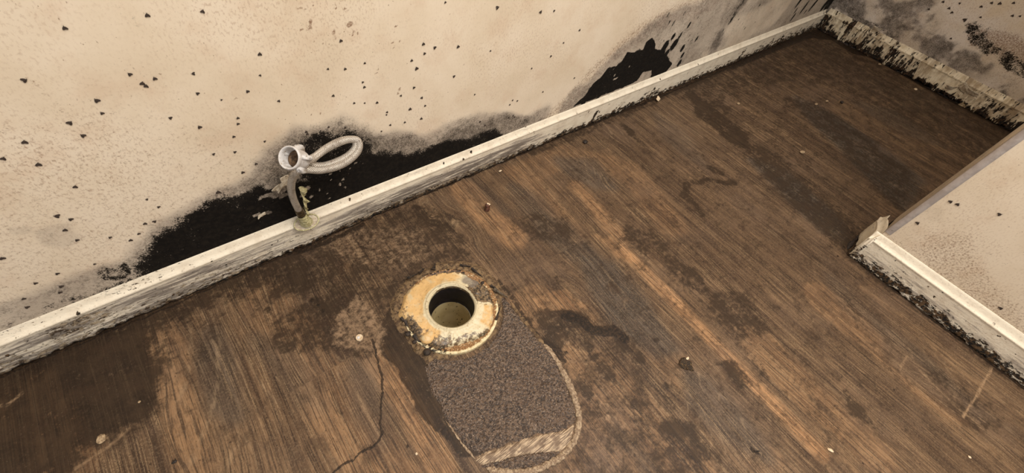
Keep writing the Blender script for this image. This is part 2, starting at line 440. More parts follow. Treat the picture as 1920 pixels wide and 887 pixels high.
# ------------------------------------------------------------------ FLOOR
FC = FL(847, 578, .010); FCX, FCY = float(FC[0]), float(FC[1])     # centre of the drain flange
xs = axis((-1.05, -.46, .01), (-.46, 1.15, .0026), (1.15, 2.37, .005))
ys = axis((-1.6, -.66, .02), (-.66, .607, .0026))
X, Y = np.meshgrid(xs, ys, indexing='ij')
seams = [-.93, -.76, -.60, -.44, -.235, -.073, .088, .25, .41, .574, .735, .88, 1.04, 1.215, 1.40, 1.64, 1.86, 2.08, 2.3]
idx = np.searchsorted(seams, X)
jy = {4: -.2, 5: .05, 6: .333, 7: .42, 8: -.35, 9: .30, 10: -.1, 11: .5, 12: -.172, 13: -.165, 14: .36, 15: -.05, 16: .25, 17: .0}
jarr = np.zeros(X.shape); 
for k in range(len(seams) + 1): jarr[idx == k] = jy.get(k, .1)
seg = (Y > jarr).astype(float) + (Y > jarr - 1.2)
pv = (np.sin(idx * 12.9898 + seg * 78.233) * 43758.5453) % 1.0
over = {(5, 2): .25, (5, 1): .15, (6, 2): .95, (6, 1): .2, (7, 2): .5, (7, 1): .5, (13, 1): .15, (13, 2): .95, (12, 1): .35, (14, 2): .7}
for (a, b), v in over.items(): pv[(idx == a) & (seg == b)] = v
jl = np.zeros(X.shape)
for k, y0 in jy.items():
    m_ = (idx == k); jl[m_] = np.maximum(jl[m_], .40 * (np.abs(Y[m_] - y0) < .0016))
sl = np.zeros(X.shape)
for s_ in seams: sl = np.maximum(sl, .40 * (1 - ss(.0006, .0026, np.abs(X - s_))))

def FM(**k): return Mask(X, Y, fl2, **k)
dk = FM(warp=.012, wf=22, seed=5)
dk.poly([(0, 705), (60, 690), (150, 640), (250, 606), (262, 680), (270, 745), (225, 790), (150, 830), (100, 887), (70, 930), (-40, 930), (-60, 730)], .05, .85)
dk.poly([(60, 700), (250, 690), (260, 750), (180, 790), (40, 870)], .03, .45, 'add')
dk.poly([(515, 612), (570, 575), (640, 545), (690, 590), (700, 640), (690, 670), (640, 650), (560, 655), (520, 650)], .016, .62)
dk.poly([(500, 500), (600, 455), (690, 412), (800, 390), (850, 430), (880, 480), (800, 490), (755, 530), (725, 600), (700, 590), (600, 540), (520, 540)], .03, .55)
dk.poly([(702, 632), (740, 570), (790, 640), (830, 700), (905, 850), (872, 850), (815, 797)], .006, .95)
dk.poly([(702, 632), (740, 570), (790, 640), (905, 850), (815, 797)], .012, .2, 'add')
dk.line([(780, 388), (800, 405), (835, 425), (850, 430)], .008, .01, .8)
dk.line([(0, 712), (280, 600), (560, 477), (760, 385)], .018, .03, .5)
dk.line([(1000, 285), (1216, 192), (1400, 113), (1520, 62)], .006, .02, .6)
dk.poly([(960, 415), (1010, 405), (1070, 430), (1060, 455), (1000, 440)], .03, .35)
dk.poly([(1020, 590), (1050, 585), (1100, 600), (1060, 620), (1040, 660), (1030, 640)], .015, .5)
dk.poly([(1335, 555), (1370, 550), (1420, 590), (1425, 620), (1385, 625), (1345, 600)], .028, .42)
dk.poly([(1275, 500), (1300, 505), (1325, 540), (1310, 548), (1280, 525)], .010, .5)
dk.poly([(1345, 680), (1375, 685), (1410, 722), (1380, 722)], .012, .5)
dk.poly([(1180, 430), (1225, 440), (1240, 465), (1200, 465), (1185, 450)], .028, .4)
dk.poly([(1235, 470), (1270, 490), (1300, 520), (1270, 515)], .010, .4)
dk.poly([(1255, 800), (1300, 800), (1325, 850), (1300, 887), (1265, 850)], .020, .5)
dk.line([(1290, 345), (1283, 365), (1300, 385), (1315, 400)], .006, .010, .45)
dk.line([(1300, 340), (1325, 335), (1355, 345), (1372, 342)], .006, .010, .55)
dk.line([(1330, 315), (1350, 325)], .006, .010, .55)
dk.dot((1180, 245), .016, .75, 2.0, 1.4); dk.line([(1170, 235), (1190, 255), (1215, 285)], .006, .012, .4)
dk.poly([(1290, 165), (1330, 200), (1390, 250), (1400, 275), (1360, 255), (1310, 215)], .03, .55)
dk.poly([(1260, 150), (1500, 60), (1640, 120), (1900, 250), (1850, 300), (1600, 170), (1480, 130), (1300, 190)], .08, .22)
dk.poly([(1480, 190), (1530, 195), (1620, 260), (1700, 330), (1680, 385), (1580, 270)], .04, .35)
dk.poly([(1400, 270), (1450, 290), (1540, 370), (1600, 420), (1580, 460), (1480, 370)], .04, .30)
dk.poly([(1740, 690), (1800, 720), (1830, 760), (1880, 790), (1830, 800), (1770, 740)], .025, .42)
dk.poly([(1590, 740), (1620, 770), (1640, 800), (1600, 780)], .012, .4)
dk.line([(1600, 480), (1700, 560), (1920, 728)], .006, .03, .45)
for p, r_, a_ in [((590, 570), .010, .8), ((612, 582), .008, .8), ((505, 585), .006, .6), ((1100, 266), .004, .4), ((1228, 640), .006, .6), ((1165, 645), .012, .4),
                  ((1200, 670), .010, .4), ((1700, 815), .010, .4), ((1430, 700), .008, .4), ((1250, 730), .007, .5), ((1190, 760), .006, .5), ((1110, 660), .012, .4), ((1135, 700), .012, .35),
                  ((1100, 740), .012, .4), ((860, 420), .012, .4), ((740, 395), .02, .6), ((1350, 200), .03, .4)]:
    dk.dot(p, r_, a_, 1.5, 1.3)
dk.poly([(980, 560), (1100, 330), (1400, 290), (1620, 480), (1640, 700), (1500, 930), (1050, 930), (1100, 760)], .12, .20, 'add')
dk.poly([(1270, 165), (1420, 300), (1590, 470), (1620, 440), (1950, 240), (1640, 90), (1540, 50)], .05, .26, 'add')  # paints the shade behind the partition, together with the darker planks there
dk.poly([(1020, 600), (1060, 610), (1140, 640), (1220, 760), (1240, 887), (1120, 900), (1090, 780), (1070, 700)], .05, .22, 'add')
dk.poly([(-20, 700), (300, 590), (560, 480), (560, 540), (300, 700), (0, 900)], .05, .20, 'add')
og = FM(warp=.006, wf=10, seed=8)
def band(mk, px, w_, a_, soft=.02): mk.line(px, w_, soft, a_)
band(og, [(1150, 452), (1200, 500), (1320, 622), (1460, 765), (1540, 850)], .008, .95, .014)
band(og, [(1080, 350), (1125, 400), (1165, 450)], .010, .55)
band(og, [(870, 355), (910, 400), (960, 445)], .022, .6)
band(og, [(960, 320), (1010, 360), (1080, 440)], .012, .35)
band(og, [(700, 660), (760, 740), (830, 880)], .016, .62, .012)
band(og, [(620, 760), (700, 850), (760, 930)], .03, .35)
band(og, [(300, 630), (330, 720), (360, 880)], .016, .28)
band(og, [(500, 560), (560, 640), (640, 760)], .03, .25)
band(og, [(1230, 650), (1340, 760), (1440, 870)], .02, .25)
band(og, [(1060, 830), (1150, 900)], .04, .3)
band(og, [(1120, 690), (1220, 800), (1300, 887)], .03, .3)
band(og, [(1420, 640), (1520, 740), (1640, 850)], .03, .28)
band(og, [(1540, 560), (1640, 640), (1780, 760)], .03, .3)
band(og, [(60, 740), (90, 800), (120, 880)], .03, .35)
band(og, [(1000, 320), (1060, 290), (1180, 320), (1260, 420)], .03, .22)
og.poly([(1000, 560), (1060, 545), (1100, 575), (1050, 580), (1010, 590)], .008, .6)
og.poly([(940, 575), (1000, 540), (1060, 560), (1110, 600), (1060, 590), (1000, 610)], .02, .35)
og.poly([(1060, 640), (1100, 700), (1130, 800), (1100, 860), (1090, 740)], .03, .4)
og.poly([(1180, 470), (1120, 440), (1160, 480)], .01, .5)
gy = FM(warp=.01, wf=10, seed=9)
for px, a_ in [([(1090, 480), (1150, 500), (1210, 580), (1260, 650), (1230, 660), (1150, 600), (1110, 540)], .8),
               ([(1290, 700), (1340, 730), (1420, 820), (1440, 860), (1370, 820), (1300, 750)], .8),
               ([(1000, 400), (1060, 420), (1130, 490), (1080, 480), (1020, 440)], .6),
               ([(1050, 300), (1110, 305), (1150, 350), (1120, 345), (1070, 320)], .7),
               ([(960, 350), (1010, 370), (1040, 410), (990, 400)], .5),
               ([(1495, 185), (1560, 215), (1640, 270), (1730, 340), (1690, 390), (1590, 290), (1520, 220)], .9),
               ([(1600, 190), (1680, 210), (1760, 270), (1700, 250)], .5),
               ([(1410, 300), (1470, 320), (1560, 400), (1590, 450), (1540, 430), (1470, 360)], .85),
               ([(480, 640), (530, 660), (600, 760), (560, 740)], .35),
               ([(400, 620), (420, 660), (440, 780), (410, 760), (385, 680)], .6),
               ([(690, 660), (700, 740), (720, 830), (680, 780), (660, 700)], .45),
               ([(1640, 600), (1760, 700), (1840, 780), (1790, 770), (1680, 680)], .45),
               ([(1560, 520), (1640, 600), (1660, 640), (1580, 570)], .3),
               ([(1230, 215), (1290, 260), (1320, 310), (1250, 260)], .4),
               ([(860, 330), (900, 350), (950, 400), (905, 380)], .3)]:
    gy.poly(px, .03, a_)
pl = FM(warp=.01, wf=30, seed=12)
pl.poly([(640, 590), (665, 565), (700, 580), (715, 620), (700, 660), (660, 650), (630, 640)], .02, .75)
pl.poly([(600, 450), (690, 430), (780, 440), (800, 480), (740, 500), (650, 480)], .03, .55)
pl.poly([(1010, 600), (1060, 610), (1130, 680), (1200, 800), (1150, 850), (1100, 760), (1080, 700)], .04, .35)
pl.poly([(1270, 330), (1400, 330), (1500, 420), (1560, 520), (1440, 520), (1330, 420)], .05, .22)
pl.poly([(750, 700), (800, 700), (830, 800), (870, 860), (840, 870)], .02, .2)
pl.dot((190, 822), .006, .8); pl.dot((1130, 760), .012, .6); pl.dot((1060, 640), .014, .5); pl.dot((1140, 780), .006, .9)
ck = FM(warp=.005, wf=60, seed=14)
ck.line([(697, 636), (705, 670), (712, 700), (716, 740), (713, 790), (716, 815), (700, 838), (670, 855), (640, 875), (615, 900)], .0012, .0022, .8)
ck.line([(716, 815), (740, 850), (760, 870), (790, 890)], .0008, .002, .5)
ck.line([(1095, 606), (1112, 618), (1130, 622), (1150, 618), (1168, 634)], .003, .006, .6)
ck.line([(1062, 592), (1090, 600), (1110, 618), (1130, 622), (1150, 618), (1172, 636)], .0035, .016, .98)
ck.line([(900, 545), (935, 530), (965, 565), (1000, 620), (1035, 665)], .003, .008, .62)
ck.poly([(1022, 640), (1050, 655), (1062, 680), (1045, 675)], .006, .6)
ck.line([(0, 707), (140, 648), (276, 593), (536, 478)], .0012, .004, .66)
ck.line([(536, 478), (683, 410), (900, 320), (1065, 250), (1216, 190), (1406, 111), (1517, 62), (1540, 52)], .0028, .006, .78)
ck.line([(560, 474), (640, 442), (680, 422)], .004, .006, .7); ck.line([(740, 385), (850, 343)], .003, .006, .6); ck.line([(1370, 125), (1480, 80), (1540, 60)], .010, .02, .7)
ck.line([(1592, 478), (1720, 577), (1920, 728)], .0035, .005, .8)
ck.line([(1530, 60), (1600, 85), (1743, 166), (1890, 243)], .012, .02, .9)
ck.poly([(1515, 70), (1560, 40), (1600, 70), (1640, 108), (1600, 100), (1560, 75)], .01, .9)
ck.poly([(1575, 470), (1600, 440), (1630, 432), (1620, 450), (1592, 478)], .022, .46)
for p, r_ in [((1583, 462), .006), ((1600, 437), .007), ((1571, 480), .004), ((1590, 450), .005), ((585, 563), .006), ((598, 572), .005), ((607, 583), .005), ((1290, 378), .003),
              ((1338, 305), .003), ((1415, 178), .004), ((1445, 185), .004), ((1320, 490), .003), ((1503, 395), .004), ((1577, 193), .004), ((1465, 222), .004), ((765, 835), .004),
              ((1410, 845), .004), ((1620, 870), .003), ((1675, 730), .003), ((325, 865), .003), ((1190, 850), .003), ((1060, 660), .005), ((760, 822), .003)]:
    ck.dot(p, r_, .75)
ck.line([(1395, 170), (1420, 185)], .001, .003, .5); ck.line([(1408, 842), (1424, 850)], .001, .002, .8)
ck.a = np.maximum(ck.a, np.maximum(jl, sl * (0.5 + .5 * vn(Y * 9, X * 3, 4))))
ca = FM(warp=.01, wf=8, seed=16)
for p, r_ in [((420, 740), .10), ((350, 600), .06), ((1130, 560), .06), ((1350, 760), .07), ((1090, 310), .05), ((1150, 245), .05), ((600, 620), .08), ((870, 420), .04), ((560, 520), .05), ((1800, 740), .08), ((790, 395), .03)]:
    ca.dot(p, r_, 1, 1.6, 1.57)
sc_ = Mask(X, Y, fl2, warp=.001)
sc_.line([(1860, 690), (1838, 730), (1820, 760), (1806, 782)], .0009, .002, .75)
sc_.line([(1702, 668), (1686, 692)], .0006, .002, .5)
sc_.line([(40, 738), (15, 758), (-5, 762)], .0008, .002, .6)
sc_.line([(240, 805), (200, 840), (140, 880)], .0008, .003, .35)
sc_.line([(1690, 700), (1740, 745), (1800, 800)], .0008, .003, .35); sc_.line([(1720, 690), (1790, 760), (1840, 800)], .0008, .003, .3)
hr = np.hypot(X - FCX, Y - FCY)
Z = -.0004 * (fbm(X * 9, Y * 9, 2)) 
cxm = (X[:-1, :-1] + X[1:, 1:]) / 2; cym = (Y[:-1, :-1] + Y[1:, 1:]) / 2
keep = np.hypot(cxm - FCX, cym - FCY) > .052
V = np.stack([X, Y, Z], -1).reshape(-1, 3)
me = mesh_np('floor', V, gridF(*X.shape, keep=keep), {'m1': (dk.a, og.a, gy.a), 'm2': (pl.a, ck.a, pv), 'm3': (0 * X, ca.a, sc_.a)})
link('floor', me, M_floor, kind='structure')

# ------------------------------------------------------------------ LEFT WALL (long wall with the mould)
xs = axis((-1.05, -.47, .01), (-.47, 1.3, .0028), (1.3, XB, .0045))
zs = axis((0, .60, .0028), (.60, 2.3, .1))
X, Z = np.meshgrid(xs, zs, indexing='ij')
def WM(conv=wa2, **k): return Mask(X, Z, conv, **k)
bk = WM(warp=.012, wf=30, seed=21)
bk.poly([(262, 505), (285, 470), (298, 448), (335, 420), (370, 395), (400, 384), (450, 368), (500, 352), (530, 345), (560, 335), (600, 330), (640, 300), (690, 285), (760, 296),
         (800, 280), (840, 268), (880, 258), (925, 248), (938, 258), (800, 325), (680, 380), (540, 440), (400, 490), (290, 515)], .030, .95, inner=.012)
bk.poly([(570, 300), (590, 268), (640, 262), (690, 290), (720, 330), (640, 350), (590, 350)], .045, .85)
bk.poly([(300, 460), (400, 400), (540, 370), (700, 300), (800, 300), (740, 350), (560, 430), (380, 490)], .01, .55, 'add')
bk.line([(190, 512), (205, 500), (225, 500), (232, 510), (215, 520), (195, 520)], .004, .007, .68)
bk.line([(140, 570), (200, 545), (260, 520), (320, 505)], .006, .02, .55)
bk.line([(0, 625), (60, 600), (130, 565)], .008, .02, .32)
bk.line([(930, 250), (1000, 225), (1040, 215)], .003, .02, .35)
k2 = WM(warp=.004, wf=50, seed=22)
k2.poly([(1075, 200), (1095, 182), (1108, 165), (1112, 158), (1125, 148), (1140, 128), (1155, 124), (1165, 118), (1175, 100), (1190, 98), (1205, 95), (1212, 80), (1222, 72), (1228, 82),
         (1228, 92), (1240, 97), (1252, 108), (1260, 120), (1250, 133), (1225, 145), (1222, 130), (1205, 135), (1195, 150), (1180, 158), (1120, 182)], .004, 1)
for u, v, rr, asp in [(1247, 87, .015, 1.5), (1264, 84, .016, 1.4), (1262, 69, .009, 1.4), (1280, 90, .010, 1.5), (1280, 103, .008, 1.6), (1274, 118, .011, 1.4), (1250, 100, .012, 1.2),
                      (1292, 47, .006, 2.0), (1306, 73, .006, 1.8), (1298, 75, .003, 1.5), (1276, 66, .006, 2.2), (1508, 14, .010, 3.0), (1523, 12, .009, 3.0), (1487, 32, .008, 2.6), (1492, 20, .006, 2.5), (1530, 4, .009, 3),
                      (1500, 2, .012, 2.5), (1546, 10, .02, 1.6), (1510, 22, .006, 2), (1373, 35, .009, 3.2), (1380, 20, .007, 3), (1392, 5, .006, 3)]:
    k2.dot((u, v), rr, .95 if u < 1350 or u > 1400 else .62, asp, 1.35, warp=False)
for u, v, rr in [(1110, 168, .016), (1122, 158, .016), (1140, 140, .018), (1160, 128, .018), (1175, 110, .016), (1192, 105, .018), (1210, 100, .016), (1218, 84, .014), (1238, 106, .02), (1246, 122, .02), (1228, 136, .018), (1200, 128, .02), (1180, 145, .02), (1150, 155, .02), (1124, 175, .016), (1095, 190, .012), (1236, 145, .014)]:
    k2.dot((u, v), rr * 1.05, .95, 1.25, 1.4, warp=False)
k2.poly([(1545, 20), (1555, 0), (1570, -30), (1590, -30), (1580, 10), (1568, 24)], .03, .9)
k2.line([(1150, 150), (1156, 147)], .001, .003, .9, 'cut'); k2.dot((1152, 142), .004, .8, mode='cut'); k2.dot((1180, 125), .003, .8, mode='cut'); k2.dot((1213, 140), .007, .9, mode='cut')
for u, v, rr in [(500, 401, .005), (485, 404, .005), (490, 372, .004), (504, 368, .006), (520, 366, .008), (535, 368, .006), (575, 352, .005), (585, 366, .004), (512, 345, .010), (530, 352, .012), (660, 315, .0022),
                 (644, 350, .002), (645, 340, .002), (622, 373, .0025), (619, 363, .0015), (626, 335, .0015), (620, 324, .0015), (682, 308, .0015), (670, 304, .0015), (640, 345, .0012), (640, 331, .0012),
                 (567, 366, .003), (645, 360, .001), (600, 355, .003), (545, 330, .010)]:
    bk.dot((u, v), rr, .85, 1.4, .2, 'cut')
bk.line([(637, 316), (641, 330), (645, 350), (650, 366)], .0003, .0016, .5, 'cut')
hz = WM(warp=.02, wf=14, seed=23)
hz.poly([(250, 500), (290, 430), (400, 360), (500, 325), (520, 290), (560, 245), (640, 235), (700, 262), (780, 262), (850, 238), (900, 225), (960, 232), (1020, 210), (1010, 240), (700, 400), (300, 540)], .035, .72)
hz.poly([(0, 575), (80, 560), (180, 510), (260, 490), (300, 520), (0, 650)], .03, .62)
hz.poly([(1050, 210), (1062, 190), (1110, 150), (1160, 100), (1230, 45), (1300, 18), (1380, -20), (1600, -60), (1600, 30), (1300, 120), (1100, 200)], .03, .62)
hz.poly([(1380, 30), (1480, 0), (1580, -30), (1580, 20), (1400, 90), (1350, 100)], .04, .5)
hz.poly([(85, 435), (120, 425), (155, 450), (130, 465), (95, 455)], .015, .35)
hz.poly([(10, 430), (50, 425), (60, 435), (20, 440)], .01, .3)
hz.line([(1395, 0), (1372, 30), (1352, 62), (1340, 90)], .008, .03, .35, 'add')
hz.poly([(560, 262), (700, 268), (800, 275), (930, 236), (985, 228), (700, 380), (500, 420), (540, 330)], .03, .45, 'add')
hz.poly([(1360, 50), (1440, 10), (1500, -20), (1450, 40), (1370, 90)], .03, .45, 'cut')
br = WM(warp=.012, wf=22, seed=25); brd = WM(warp=.0025, wf=140, seed=26)
br.poly([(1000, 240), (1060, 185), (1130, 112), (1200, 52), (1260, 20), (1350, -10), (1340, 10), (1220, 55), (1120, 135), (1060, 210)], .035, .62)
for k_ in range(46):
    u_ = 1235 + 330 * random.random(); v_ = 100 - (u_ - 1235) * .27 - 75 * random.random()
    k2.dot((u_, v_), .002 + .0035 * random.random(), .50 + .25 * random.random(), 1.5 + .7 * random.random(), 1.35, warp=False)
br.poly([(330, 430), (420, 330), (500, 290), (540, 250), (520, 300), (440, 360)], .04, .35)
br.poly([(0, 300), (150, 260), (400, 300), (350, 400), (150, 450), (0, 600)], .12, .32)
brd.line([(46, 148), (70, 165), (98, 186), (120, 205), (160, 230), (180, 240)], .0006, .004, .45)
for u, v, r_ in [(66, 152, .003), (98, 186, .003), (82, 171, .002), (440, 185, .003), (447, 184, .002), (565, 15, .005), (573, 18, .004), (582, 41, .006), (581, 50, .006), (577, 59, .004), (567, 55, .004), (587, 12, .003),
                 (655, 46, .009), (656, 42, .006), (625, 60, .006), (629, 69, .006), (639, 77, .005), (664, 60, .003), (660, 65, .004), (672, 62, .004), (646, 15, .005), (653, 18, .003), (647, 58, .003), (663, 78, .003), (605, 80, .003),
                 (617, 84, .003), (590, 79, .003), (593, 94, .003), (622, 84, .002), (741, 50, .005), (739, 62, .004), (738, 88, .004), (737, 80, .004), (705, 138, .005), (708, 130, .004), (748, 170, .006), (747, 176, .005), (750, 165, .004),
                 (763, 120, .002), (775, 147, .003), (805, 146, .003), (812, 150, .002), (760, 110, .002), (690, 150, .002), (630, 13, .003), (628, 10, .003), (560, 17, .003), (748, 78, .002), (1033, 190, .004), (870, 120, .004), (830, 180, .003),
                 (625, 118, .002), (620, 121, .002), (700, 98, .0015), (708, 98, .0015), (664, 114, .002), (669, 113, .002), (585, 215, .002), (600, 215, .002), (640, 200, .0015)]:
    brd.dot((u, v), r_ * .62, .95)
Zm = np.zeros(X.shape)
low = 1 - ss(.04, .075, Z)  # black painted behind the skirting's foot as the darkness of the gap
bkA = np.maximum(np.maximum(bk.a, k2.a), low * .9)
Yp = YW + .0006 * (fbm(X * 5, Z * 5, 3) - .5)
V = np.stack([X, Yp, Z], -1).reshape(-1, 3)
me = mesh_np('wall_left', V, gridF(*X.shape, flip=False), {'m1': (bkA, hz.a, np.maximum(br.a, brd.a))})
link('wall_left', me, M_wall, kind='structure')

# ------------------------------------------------------------------ BACK WALL
ya = axis((-1.6, -.5, .02), (-.5, YW, .0045)); zs = axis((0, .52, .0045), (.52, 2.3, .1))
X, Z = np.meshgrid(ya, zs, indexing='ij')
bk = WM(conv=wb2, warp=.012, wf=26, seed=31)
for px, a_ in [([(1558, -30), (1620, -30), (1600, 20), (1640, 45), (1680, 70), (1640, 55), (1585, 20)], .40),
               ([(1822, 46), (1832, 44), (1830, 58), (1820, 56)], .7),
               ([(1828, 70), (1850, 60), (1844, 74), (1872, 90), (1872, 96), (1850, 96), (1835, 85)], .66),
               ([(1878, 105), (1888, 102), (1902, 116), (1930, 128), (1930, 140), (1900, 125), (1882, 118)], .66)]:
    bk.poly(px, .026, a_)
hz = WM(conv=wb2, warp=.03, wf=14, seed=32)
hz.poly([(1550, -80), (1650, -80), (1660, 0), (1700, 40), (1760, 75), (1790, 95), (1870, 150), (1920, 180), (1920, 215), (1720, 110), (1560, 15)], .05, .60)
hz.poly([(1600, -40), (1720, -40), (1760, 30), (1700, 60)], .06, .5)
hz.a = np.clip(hz.a * (.55 + 1.5 * ss(.42, .68, fbm(X * 16, Z * 16, 77, 4, .6))), 0, 1.1)
hz.poly([(1780, 60), (1930, 90), (1960, 200), (1800, 130)], .06, .2)
br = WM(conv=wb2, warp=.02, wf=20, seed=33)
br.poly([(1640, 10), (1700, 30), (1760, 90), (1700, 80)], .05, .5)
br.poly([(1820, 50), (1850, 60), (1900, 75), (1930, 90), (1940, 140), (1880, 100), (1830, 80)], .03, .75)
low = 1 - ss(.04, .085, Z)  # gap darkness behind the back skirting, painted as black weight
V = np.stack([XB + 0 * X, X, Z], -1).reshape(-1, 3)
me = mesh_np('wall_back', V, gridF(*X.shape, flip=True), {'m1': (np.maximum(bk.a, low), hz.a, br.a)})
link('wall_back', me, M_wallb, kind='structure')

# ------------------------------------------------------------------ PARTITION (right)
YE = -.114     # end face of the partition
ya = axis((-1.6, -.7, .02), (-.7, YE, .0035)); zs = axis((0, .62, .0035), (.62, 2.3, .1))
Yg, Z = np.meshgrid(ya, zs, indexing='ij'); X = Yg
bk = WM(conv=wc2, warp=.004, seed=41)
hz = WM(conv=wc2, warp=.02, wf=16, seed=42)
hz.poly([(1740, 395), (1765, 395), (1765, 415), (1745, 412)], .02, .22)
br = WM(conv=wc2, warp=.02, wf=20, seed=43)
br.poly([(1720, 470), (1760, 450), (1800, 450), (1830, 500), (1870, 560), (1930, 640), (1850, 590), (1760, 520)], .04, .52)
br.line([(1652, 434), (1740, 500), (1800, 541), (1920, 625)], .002, .008, .4)
for u, v, r_ in [(1742, 401, .004), (1858, 480, .003), (1725, 505, .004)]: br.dot((u, v), r_, .7)
low = 1 - ss(.04, .075, Z)  # gap darkness behind the partition skirting, painted as black weight
a1 = np.maximum(bk.a, low)
V = np.stack([XC + 0 * Yg, Yg, Z], -1).reshape(-1, 3); n0 = len(V); F = gridF(*Yg.shape, flip=True)
# end face and far face
PT = .098
V2 = []; att = [a1.ravel(), hz.a.ravel(), br.a.ravel()]
xe = np.linspace(XC, XC + PT, 20); Xe, Ze = np.meshgrid(xe, zs, indexing='ij')
Ve = np.stack([Xe, YE + 0 * Xe, Ze], -1).reshape(-1, 3); Fe = gridF(*Xe.shape, flip=True) + n0
V3 = np.array([(XC + PT, YE, 0), (XC + PT, -1.6, 0), (XC + PT, -1.6, 2.3), (XC + PT, YE, 2.3), (XC, -1.6, 2.3), (XC, YE, 2.3)])
n1 = n0 + len(Ve); F3 = np.array([(n1, n1 + 1, n1 + 2, n1 + 3), (n1 + 3, n1 + 2, n1 + 4, n1 + 5)])
end_shade = (.1 + .45 * (1 - ss(.0, .02, np.abs(Xe - XC - .03))) * 0 + .25 * fbm(Xe * 30, Ze * 8, 2))  # grey weight that paints the end face's shade
me = mesh_np('wall_right', np.vstack([V, Ve, V3]), np.vstack([F, Fe, F3]),
             {'m1': (np.concatenate([att[0], ((1 - ss(.085, .115, Ze + .02 * fbm(Xe * 60, Ze * 60, 4))) * ss(XC + .02, XC + .045, Xe) * .95).ravel(), np.zeros(6)]), np.concatenate([att[1], (end_shade + .25).ravel(), np.zeros(6)]), np.concatenate([att[2], np.zeros(Ve.shape[0] + 6)]))})  # black low on the end face paints the dark gap behind the leaning return
link('wall_right', me, M_wall, kind='structure')
# corner bead on the end of the partition, shade painted into its grey
bm = bmesh.new()
prof = [(-.0012, -.012), (-.0012, .0006), (.0, .0018), (.009, .0018), (.009, 0), (0, 0), (0, -.012)]
ring = [[bm.verts.new((XC + a, YE + b, z)) for a, b in prof] for z in np.linspace(.10, 2.3, 30)]
for a, b in zip(ring, ring[1:]):
    for k in range(len(prof)): bm.faces.new((a[k], a[(k + 1) % len(prof)], b[(k + 1) % len(prof)], b[k]))
M_bead = simple('bead_shade_grey', (176, 164, 156), (158, 146, 138), 40, .6, .3, .0006)
bm_obj('trim_1', bm, M_bead, kind='structure')

# ------------------------------------------------------------------ SKIRTING BOARDS
ZR, ZT = .066, .0825
def skirting(name, S, place, att, mat, zr=ZR, zt=ZT, T=.010, disp=.0015, ragged=.006, bite=None):
    """S positions along; place(s, out, z) -> xyz; att(s, h) -> three weights"""
    pr = [(T, z) for z in np.linspace(0, zr - .0035, 17)]
    pr += [(T + .0008, zr - .002), (T + .0012, zr), (T + .0004, zr + .0018), (T * .72, zr + .003), (T * .45, zr + (zt - zr) * .45), (T * .25, zr + (zt - zr) * .75), (T * .12, zt - .001), (0, zt)]
    pr += [(-.0005, zt - .002), (-.0005, 0)]
    n, m = len(S), len(pr)
    O = np.array([p[0] for p in pr]); Zp = np.array([p[1] for p in pr])
    SS = np.repeat(S[:, None], m, 1); OO = np.repeat(O[None], n, 0); ZZ = np.repeat(Zp[None], n, 0).copy()
    a = att(SS, ZZ)
    front = np.repeat(((np.arange(m) < 24))[None], n, 0)
    rough = np.clip(a[0] * .9 + a[2] * .8 + a[1] * .25, 0, 1)
    nz = (fbm(SS * 110, ZZ * 220 + 3, 5, 4, .6) - .5) * 2
    OO = OO + front * nz * disp * (.12 + rough * 1.3)
    OO = OO - front * rough * disp * .6
    rg = ragged * ss(.35, .75, fbm(S * 60, S * 0, 9, 4, .6))[:, None] * np.clip(a[0][:, :1] * 1.4, 0, 1)
    kf = np.clip(1 - ZZ / .02, 0, 1) * (np.arange(m)[None] < 17)
    ZZ = ZZ + rg * kf
    P = place(SS, OO, ZZ)
    V = np.stack(P, -1).reshape(-1, 3)
    keep = None
    if bite is not None:
        keep = ~bite((SS[:-1, :] + SS[1:, :]) / 2, ZZ[:-1]) ; keep = keep[:, :]
    F = gridF(n, m, wrapm=True, keep=keep)
    # end caps
    me = mesh_np(name, V, F, {'m1': a})
    bm = bmesh.new(); bm.from_mesh(me); bm.verts.ensure_lookup_table()
    if keep is None:
        for k in (0, n - 1):
            try: bm.faces.new([bm.verts[k * m + j] for j in range(m)])
            except ValueError: pass
    bmesh.ops.recalc_face_normals(bm, faces=bm.faces); bm.to_mesh(me); bm.free()
    return link(name, me, mat, kind='structure')
def sx(u, v): return PY(u, v, YF)[0]
